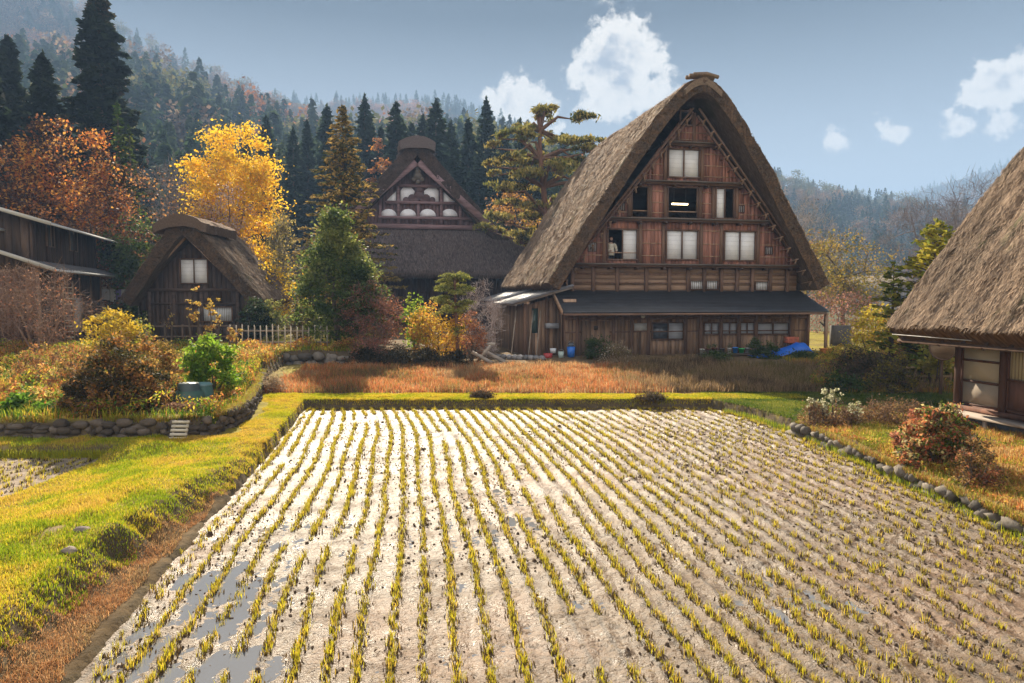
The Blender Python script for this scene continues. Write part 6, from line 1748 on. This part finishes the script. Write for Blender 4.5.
# heap of straw before the bins
mb = MB(); p = ground_at(178, 16.2); n = 1800
a = rng.uniform(0, 6.28, n); q = rng.random(n) ** .5
mb.cards(np.stack([p[0] + np.cos(a) * q * .62, p[1] + np.sin(a) * q * .4, p[2] + .16 * (1 - q ** 2) + .02], 1), .02, .16, pal([(.36, .20, .12), (.46, .28, .17), (.24, .13, .08)], n), unit(rng.normal(0, .4, (n, 3)) + [0, 0, 1]))
tag(mb.build('straw_heap', DRY), 'flat heap of reddish straw before the compost bins', 'straw', kind='stuff')
# boards lying before the annex
for i, (x0, y0, x1, y1, z0, z1, Y, w, lb) in enumerate(((449, 369, 497, 368, .10, .10, 28.6, .30, 'long pale plank lying before the annex at the grass edge'), (468, 344, 495, 344, .0, .0, 31.5, .12, 'short pale beam lying behind the slanting boards'),
                                                   (472, 352, 492, 363, .0, .0, 30.0, .14, 'weathered board slanting down to the right, lower of the crossed pair'), (480, 349, 505, 362, .0, .0, 30.6, .16, 'weathered board slanting down to the right, upper of the crossed pair'), (476, 364, 490, 346, 0, 0, 30.2, .10, 'narrow batten crossing the slanting boards'))):
    a = at(x0, y0, Y + .2 * i); b = at(x1, y1, Y)
    mb = MB().beam(a, b, .10, w, (.46, .40, .34)); solo(mb, 'plank', WOODH, lb, 'plank', a)
    for e in (a, b):
        if e[2] > gl(e[0], e[1]) + .15: pass
mb = MB()
tr_ = at(449, 372, 28.7)
# person at the open window
uq, zq = F1.on(611, 236.5, .42); floorz = zb1 + .03
def skin_obj(name, verts, edges, rad, m, parent, col):
    me = bpy.data.meshes.new(name); me.from_pydata([tuple(v) for v in verts], edges, [])
    a_ = me.attributes.new('col', 'FLOAT_COLOR', 'POINT')
    for i in range(len(verts)): a_.data[i].color = (*col, 1)
    o = bpy.data.objects.new(name, me); COL.objects.link(o)
    md = o.modifiers.new('skin', 'SKIN'); 
    if not me.skin_vertices: pass
    sv = me.skin_vertices[0].data if me.skin_vertices else None
    return o, me, md
def body_mb(chains, col, n=10):
    mb = MB()
    for pts, rad in chains:
        P = np.asarray(pts, float); t = np.linspace(0, 1, len(P)); tt = np.linspace(0, 1, (len(P) - 1) * 4 + 1)
        Pi = np.stack([np.interp(tt, t, P[:, k]) for k in range(3)], 1); ri = np.interp(tt, t, rad); mb.tube(Pi, ri, n, col)
    return mb
pz = zq - 1.735
per = thing('person', 'person in a white patterned jacket and dark trousers at the open upper window', 'person', F1.world((uq, .42, pz)), F1.rz)
# lathe-like figure: torso, neck and head one closed profile, limbs joined into it by a remesh
bm_ = body_mb([([(0, 0, .82), (0, 0, .95), (0, 0, 1.12), (0, 0, 1.30), (0, 0, 1.40), (0, 0, 1.45), (0, -.01, 1.52), (0, -.02, 1.58), (0, -.02, 1.64), (0, -.01, 1.69)], [.13, .145, .125, .15, .12, .055, .06, .088, .09, .05]),
               ([(-.07, 0, .86), (-.08, .0, .48), (-.08, .02, .07), (-.08, -.10, .04)], [.095, .065, .045, .04]), ([(.07, 0, .86), (.09, -.01, .48), (.09, .02, .07), (.09, -.10, .04)], [.095, .065, .045, .04]),
               ([(-.12, 0, 1.36), (-.22, .0, 1.30), (-.26, -.03, 1.08), (-.12, -.26, 1.02), (-.06, -.32, 1.03)], [.06, .062, .048, .036, .03]), ([(.12, 0, 1.36), (.22, .0, 1.30), (.27, -.04, 1.08), (.20, -.27, 1.00), (.16, -.33, 1.00)], [.06, .062, .048, .036, .03])], (.55, .36, .27))
for s in (-1, 1):
    for k in range(5): bm_.tube([(s * .11 + (k - 2) * .016, -.31, 1.01), (s * .11 + (k - 2) * .02, -.37 + abs(k - 2) * .008, .995)], [.010, .008], 5, (.55, .36, .27))
bm_.tube([(0, -.095, 1.61), (0, -.125, 1.585)], [.012, .016], 5, (.55, .36, .27))
bo = bm_.build('body', SKIN, per, local=True)
rm = bo.modifiers.new('fuse', 'REMESH'); rm.mode = 'VOXEL'; rm.voxel_size = .014; rm.use_smooth_shade = True
# a remesh drops attributes: skin gets a plain material
ms_ = bpy.data.materials.new('skin_plain'); ms_.use_nodes = True; ms_.node_tree.nodes['Principled BSDF'].inputs['Base Color'].default_value = (.50, .31, .23, 1); ms_.node_tree.nodes['Principled BSDF'].inputs['Roughness'].default_value = .55
bo.data.materials.clear(); bo.data.materials.append(ms_)
jk = body_mb([([(0, 0, .80), (0, 0, .95), (0, 0, 1.14), (0, 0, 1.32), (0, 0, 1.42)], [.185, .185, .165, .178, .08]), ([(-.12, 0, 1.37), (-.23, .0, 1.30), (-.275, -.03, 1.08), (-.15, -.23, 1.03)], [.075, .078, .064, .05]), ([(.12, 0, 1.37), (.23, .0, 1.30), (.285, -.04, 1.08), (.215, -.23, 1.01)], [.075, .078, .064, .05])], (.75, .71, .60))
for C_ in jk.C: C_ *= rng.uniform(.72, 1.05, (len(C_), 1))
jk.build('jacket', CLOTH, per, smooth=True, local=True)
body_mb([([(-.07, 0, .88), (-.08, .0, .48), (-.08, .02, .09)], [.115, .085, .07]), ([(.07, 0, .88), (.09, -.01, .48), (.09, .02, .09)], [.115, .085, .07])], (.02, .02, .025)).build('trousers', CLOTH, per, smooth=True, local=True)
MB().lathe([(0, 1.735), (.06, 1.725), (.10, 1.68), (.112, 1.62), (.108, 1.55), (.09, 1.47), (.07, 1.45)], (0, .018, 0), 14, (.05, .025, .02)).build('hair', CLOTH, per, smooth=True, local=True)
# cut the hair open over the face: eyes, mouth sit in front
MB().box((-.033, -.108, 1.60), (.02, .012, .008), None, (.03, .02, .02)).box((.033, -.108, 1.60), (.02, .012, .008), None, (.03, .02, .02)).build('eyes', PLASTIC, per, local=True)

# things before the porch
def on1(px, py, v): u, z = F1.on(px, py, v); return np.array([u, v, z])
def bucket(px, py, v, r, h, col, label, name='bucket', cat='bucket', handle=True):
    u, z = F1.on(px, py, v); w = F1.world((u, v, z)); t = thing(name, label, cat, w, F1.rz)
    MB().lathe([(0, 0), (r * .82, 0), (r, h), (r * .94, h), (r * .78, .02)], n=14, col=col).build('body', PLASTIC, t, smooth=False, local=True)
    if handle: th = np.linspace(0, pi, 9); MB().tube(np.stack([np.cos(th) * r, 0 * th - .02, h + np.sin(th) * r * .7], 1), .008, 5, (.4, .4, .4)).build('handle', PLASTIC, t, local=True)
    return t
gz = lambda px, v: 0
bucket(571, 357, -1.0, .20, .48, (.02, .16, .62), 'bright blue plastic barrel at the farmhouse corner', 'barrel', 'barrel')
bucket(571, 349, -.62, .13, .30, (.06, .07, .09), 'dark pail behind the blue barrel')
bucket(548, 359, -1.2, .22, .26, (.45, .05, .05), 'red tub left of the blue barrel', 'tub', 'tub', False)
bucket(561, 358, -1.15, .14, .30, (.45, .55, .50), 'pale green pail between red tub and blue barrel')
bucket(553, 353, -.9, .16, .22, (.62, .64, .66), 'white basin behind the red tub', 'basin', 'basin', False)
# bench with pots
ba = on1(699, 354, -1.9); bb = on1(757, 354, -1.9)
zt_ = ba[2] + .02
bn = thing('bench', 'long dark bench of flower pots under the porch', 'bench', F1.world((ba[0], -1.9, 0)), F1.rz)
w_ = bb[0] - ba[0]
MB().bx(0, w_, -.25, .25, zt_ - .05, zt_, (.10, .08, .07)).build('top', WOODH, bn, local=True)
for x in (.1, w_ / 2, w_ - .1): MB().bx(x - .04, x + .04, -.2, .2, -.1, zt_ - .053, (.10, .08, .07)).build('leg', WOOD, bn, local=True)
pots = [(702, .13, .22, (.55, .55, .52), 'white pot at the left end of the bench'), (708, .16, .24, (.16, .05, .035), 'dark red pot second from the left on the bench'), (715, .16, .26, (.13, .045, .03), 'dark red pot third from the left on the bench'), (722, .13, .24, (.06, .05, .05), 'black pot left of the white ones on the bench'),
        (729, .10, .25, (.62, .62, .60), 'slim white pot in the middle of the bench'), (735, .14, .28, (.03, .20, .60), 'blue bucket on the bench'), (741, .15, .22, (.03, .40, .10), 'green tub on the bench'), (748, .14, .24, (.35, .36, .36), 'grey pot right of the green tub'), (754, .12, .2, (.14, .10, .09), 'brown pot at the right end of the bench')]
for px, r, h, c, lb in pots:
    u, _ = F1.on(px, 350, -1.9); q = thing('pot', lb, 'pot', F1.world((u, -1.9 + random.uniform(-.06, .06), zt_ + .003)), F1.rz)
    MB().lathe([(0, 0), (r * .7, 0), (r * .95, h * .85), (r, h * .85), (r, h), (r * .85, h), (r * .8, h * .8), (0, h * .78)], n=12, col=c).build('body', PLASTIC, q, local=True)
    if random.random() < .5:
        n = 60; MB().cards(rng.normal(0, .06, (n, 3)) + [0, 0, h + .1], .03, .08, pal([(.06, .10, .03), (.10, .14, .04)], n)).build('leaves', LEAF, q, local=True)
# crate on the wall side, red
u, z = F1.on(791, 342.5, -.8); q = thing('crate', 'salmon red plastic crate on a stand before the right wall boards', 'crate', F1.world((u, -.8, 0)), F1.rz)
mb = MB(); mb.bx(-.28, .28, -.18, .18, z - .02, z + .01, (.55, .13, .08))
for zz in (.04, .12, .20, .26): mb.bx(-.28, .28, -.20, -.17, z + zz - .02, z + zz + .02, (.62, .17, .10)); mb.bx(-.28, .28, .17, .20, z + zz - .02, z + zz + .02, (.62, .17, .10)); mb.bx(-.30, -.27, -.2, .2, z + zz - .02, z + zz + .02, (.62, .17, .10)); mb.bx(.27, .30, -.2, .2, z + zz - .02, z + zz + .02, (.62, .17, .10))
for a in (-.27, 0, .27): mb.bx(a - .02, a + .02, -.205, -.175, z - .02, z + .28, (.62, .17, .10))
mb.build('basket', PLASTIC, q, local=True)
mb = MB()
for a in (-.24, .24):
    for b in (-.15, .15): mb.bx(a - .02, a + .02, b - .02, b + .02, 0, z - .022, (.1, .09, .08))
mb.bx(-.26, .26, -.17, .17, z - .3, z - .27, (.1, .09, .08)); mb.build('stand', WOOD, q, local=True)
# blue tarpaulin thrown over a pile
tp = [on1(753, 366, -3.0), on1(806, 363, -3.0)]
n_u, n_v = 46, 16; U_, V_ = np.meshgrid(np.linspace(0, 1, n_u), np.linspace(0, 1, n_v))
uu = tp[0][0] + (tp[1][0] - tp[0][0]) * U_; prof = .12 + .42 * ss(U_, .05, .85) * (1 - .8 * ss(U_, .93, 1.0)) + (fbm(U_ * 9, V_ * 4, 4) - .5) * .22
zz = prof * np.sin(V_ * pi * .92 + .12) ** .5 + .02 + ss(U_, .3, .9) * .12; vv_ = -3.4 + V_ * .95 - .25 * U_ + (fbm(U_ * 6, V_ * 5, 6) - .5) * .15
mb = MB(); grid(mb, uu, vv_, zz, np.tile(np.array([.015, .13, .60]), (n_v, n_u, 1)))
q = thing('tarpaulin', 'crumpled bright blue tarpaulin thrown over a low pile before the porch', 'tarpaulin', F1.world((0, 0, 0)), F1.rz)
so = mb.build('sheet', TARP, q, smooth=True, local=True); sm_ = so.modifiers.new('thick', 'SOLIDIFY'); sm_.thickness = .012
for dx, lb in ((.9, 'brown log under the blue tarpaulin, left one'), (1.7, 'brown log under the blue tarpaulin, right one')):
    c = F1.world((tp[0][0] + dx, -3.2, .12)); solo(MB().tube([c, c + [.9, .25, .03]], .11, 8, (.25, .13, .09)), 'log', BARK, lb, 'log', c)
# orange planter
u, z = F1.on(828, 366, -2.6); q = thing('planter_box', 'orange plastic planter box right of the blue tarpaulin', 'planter', F1.world((u, -2.6, 0)), F1.rz)
MB().box((0, 0, .18), (.62, .30, .34), None, (.62, .20, .04), taper=1.12).build('box', PLASTIC, q, local=True)
MB().bx(-.38, .38, -.20, -.16, .33, .37, (.66, .22, .05)).bx(-.38, .38, .16, .20, .33, .37, (.66, .22, .05)).bx(-.38, -.35, -.16, .16, .33, .37, (.66, .22, .05)).bx(.35, .38, -.16, .16, .33, .37, (.66, .22, .05)).build('rim', PLASTIC, q, local=True)
# heap of firewood and stones against the annex
for i in range(9):
    px = 498 + i * 5.5; c = at(px, 353 + (i % 3) * 2, 32.2 - .1 * i); c[2] = .5 + .10; mb = MB(); stone_mb(mb, c, (.34, .28, .26), 700 + i, np.array([.22, .21, .21]) * random.uniform(.5, 1.4))
    solo(mb, 'stone', STONE, ['grey stone at the annex foot, leftmost of the heap', 'dark stone second in the heap at the annex foot', 'stone third in the heap at the annex foot', 'stone fourth in the heap at the annex foot', 'middle stone of the heap at the annex foot', 'stone right of the middle of the annex heap', 'third stone from the right in the annex heap', 'second stone from the right in the annex heap', 'rightmost stone of the heap at the annex foot'][i], 'stone', c, 'stones heaped at the annex foot', smooth=True)
for i, (px, lb) in enumerate(((516, 'pole leaning on the annex wall, leftmost'), (533, 'pole leaning on the annex wall, middle one'), (541, 'pole leaning on the annex wall beside its window'))):
    u, _ = F1.on(px, 340, -.3); a = F1.world((u - .3, -.6, .02)); b = F1.world((u + .1, .16, 2.2))
    solo(MB().tube([a, b], .025, 6, (.36, .30, .24)), 'pole', BARK, lb, 'pole', a, 'poles leaning on the annex')
# dish-like disc by the near cottage
p = at(944, 346, 21.5); q = thing('straw_disc', 'large round tan disc hanging beyond the cottage corner post', 'disc', p)
th = np.linspace(0, 2 * pi, 25)[:-1]
MB().poly([p + [math.cos(t) * .42, 0, math.sin(t) * .42] for t in th], .05, (0, 1, 0), (.33, .24, .16)).build('plate', WOODH, q)
MB().tube([p + [math.cos(t) * .43, .02, math.sin(t) * .43] for t in np.linspace(0, 2 * pi, 30)], .03, 6, (.2, .13, .09)).build('rim', BARK, q)
MB().beam((p[0], p[1] + .09, gl(p[0], p[1]) - .1), (p[0], p[1] + .09, p[2] + .3), .07, .07, (.14, .09, .06)).build('post', WOOD, q)
# laundry beyond the plank house
ya = 40.0; x0 = at(96, 290, ya)[0]; x1 = at(138, 290, ya)[0]; zz = at(100, 289, ya)[2]
q = thing('washing_line', 'washing line on two poles between plank house and hut', 'washing line', (x0, ya, gl(x0, ya)))
for x in (x0, x1): MB().tube([(x, ya, gl(x, ya) - .2), (x, ya, zz + .15)], .035, 6, (.35, .3, .25)).build('pole', BARK, q)
MB().tube([(x0, ya, zz), ((x0 + x1) / 2, ya, zz - .06), (x1, ya, zz)], .012, 5, (.5, .5, .5)).build('line', BARK, q)
for i, (px, w_, h_, c, lb) in enumerate(((100, .30, .5, (.7, .62, .66), 'small pinkish cloth at the left end of the washing line'), (106, .42, .62, (.80, .78, .80), 'white cloth second on the washing line'), (113, .30, .8, (.75, .72, .66), 'cream cloth in the middle of the washing line'), (119, .34, .6, (.30, .24, .48), 'violet cloth on the washing line'), (126, .5, .75, (.82, .82, .82), 'broad white cloth beside the violet one'), (134, .36, .5, (.80, .80, .78), 'white cloth at the right end of the washing line'))):
    x = at(px, 290, ya)[0]; G_, K_ = np.meshgrid(np.linspace(-.5, .5, 9), np.linspace(0, 1, 7)); mb = MB()
    grid(mb, x + G_ * w_, ya - .03 + .03 * np.sin(G_ * 14) * K_, zz - .02 - K_ * h_, np.tile(np.array(c), (7, 9, 1)))
    o = solo(mb, 'laundry', CLOTH, lb, 'laundry', (x, ya, zz), 'clothes on the washing line', smooth=True); o.modifiers.new('t', 'SOLIDIFY').thickness = .008
# far roof down the valley
F6 = Frame((at(885, 298, 120)[0], 120, -1), R(8)); q = thing('valley_house', 'far pale roofed house down the valley right of the farmhouse', 'house', F6.loc, F6.rz)
MB().bx(-5, 5, 0, 7, 0, 5.0, (.34, .29, .25)).build('wall', PLASTER, q, local=True)
MB().poly([np.array(a) for a in [(-6, -1, 4.8), (6, -1, 4.8), (6, 3.5, 8.2), (-6, 3.5, 8.2)]], .2, (0, 0, -1), (.16, .13, .09)).poly([np.array(a) for a in [(-6, 8, 4.8), (6, 8, 4.8), (6, 3.5, 8.2), (-6, 3.5, 8.2)]], .2, (0, 0, -1), (.16, .13, .09)).build('roof', PLASTER, q, local=True)
# dark garden wall and stepping path beyond the porch post
xa = at(832, 330, 41)[0]; xb = at(851, 330, 41)[0]
solo(MB().bx(xa, xb, 41, 41.3, .3, 1.7, (.09, .08, .075)), 'garden_wall', STONE, 'short dark garden wall beyond the porch post', 'wall', (xa, 41, .3))
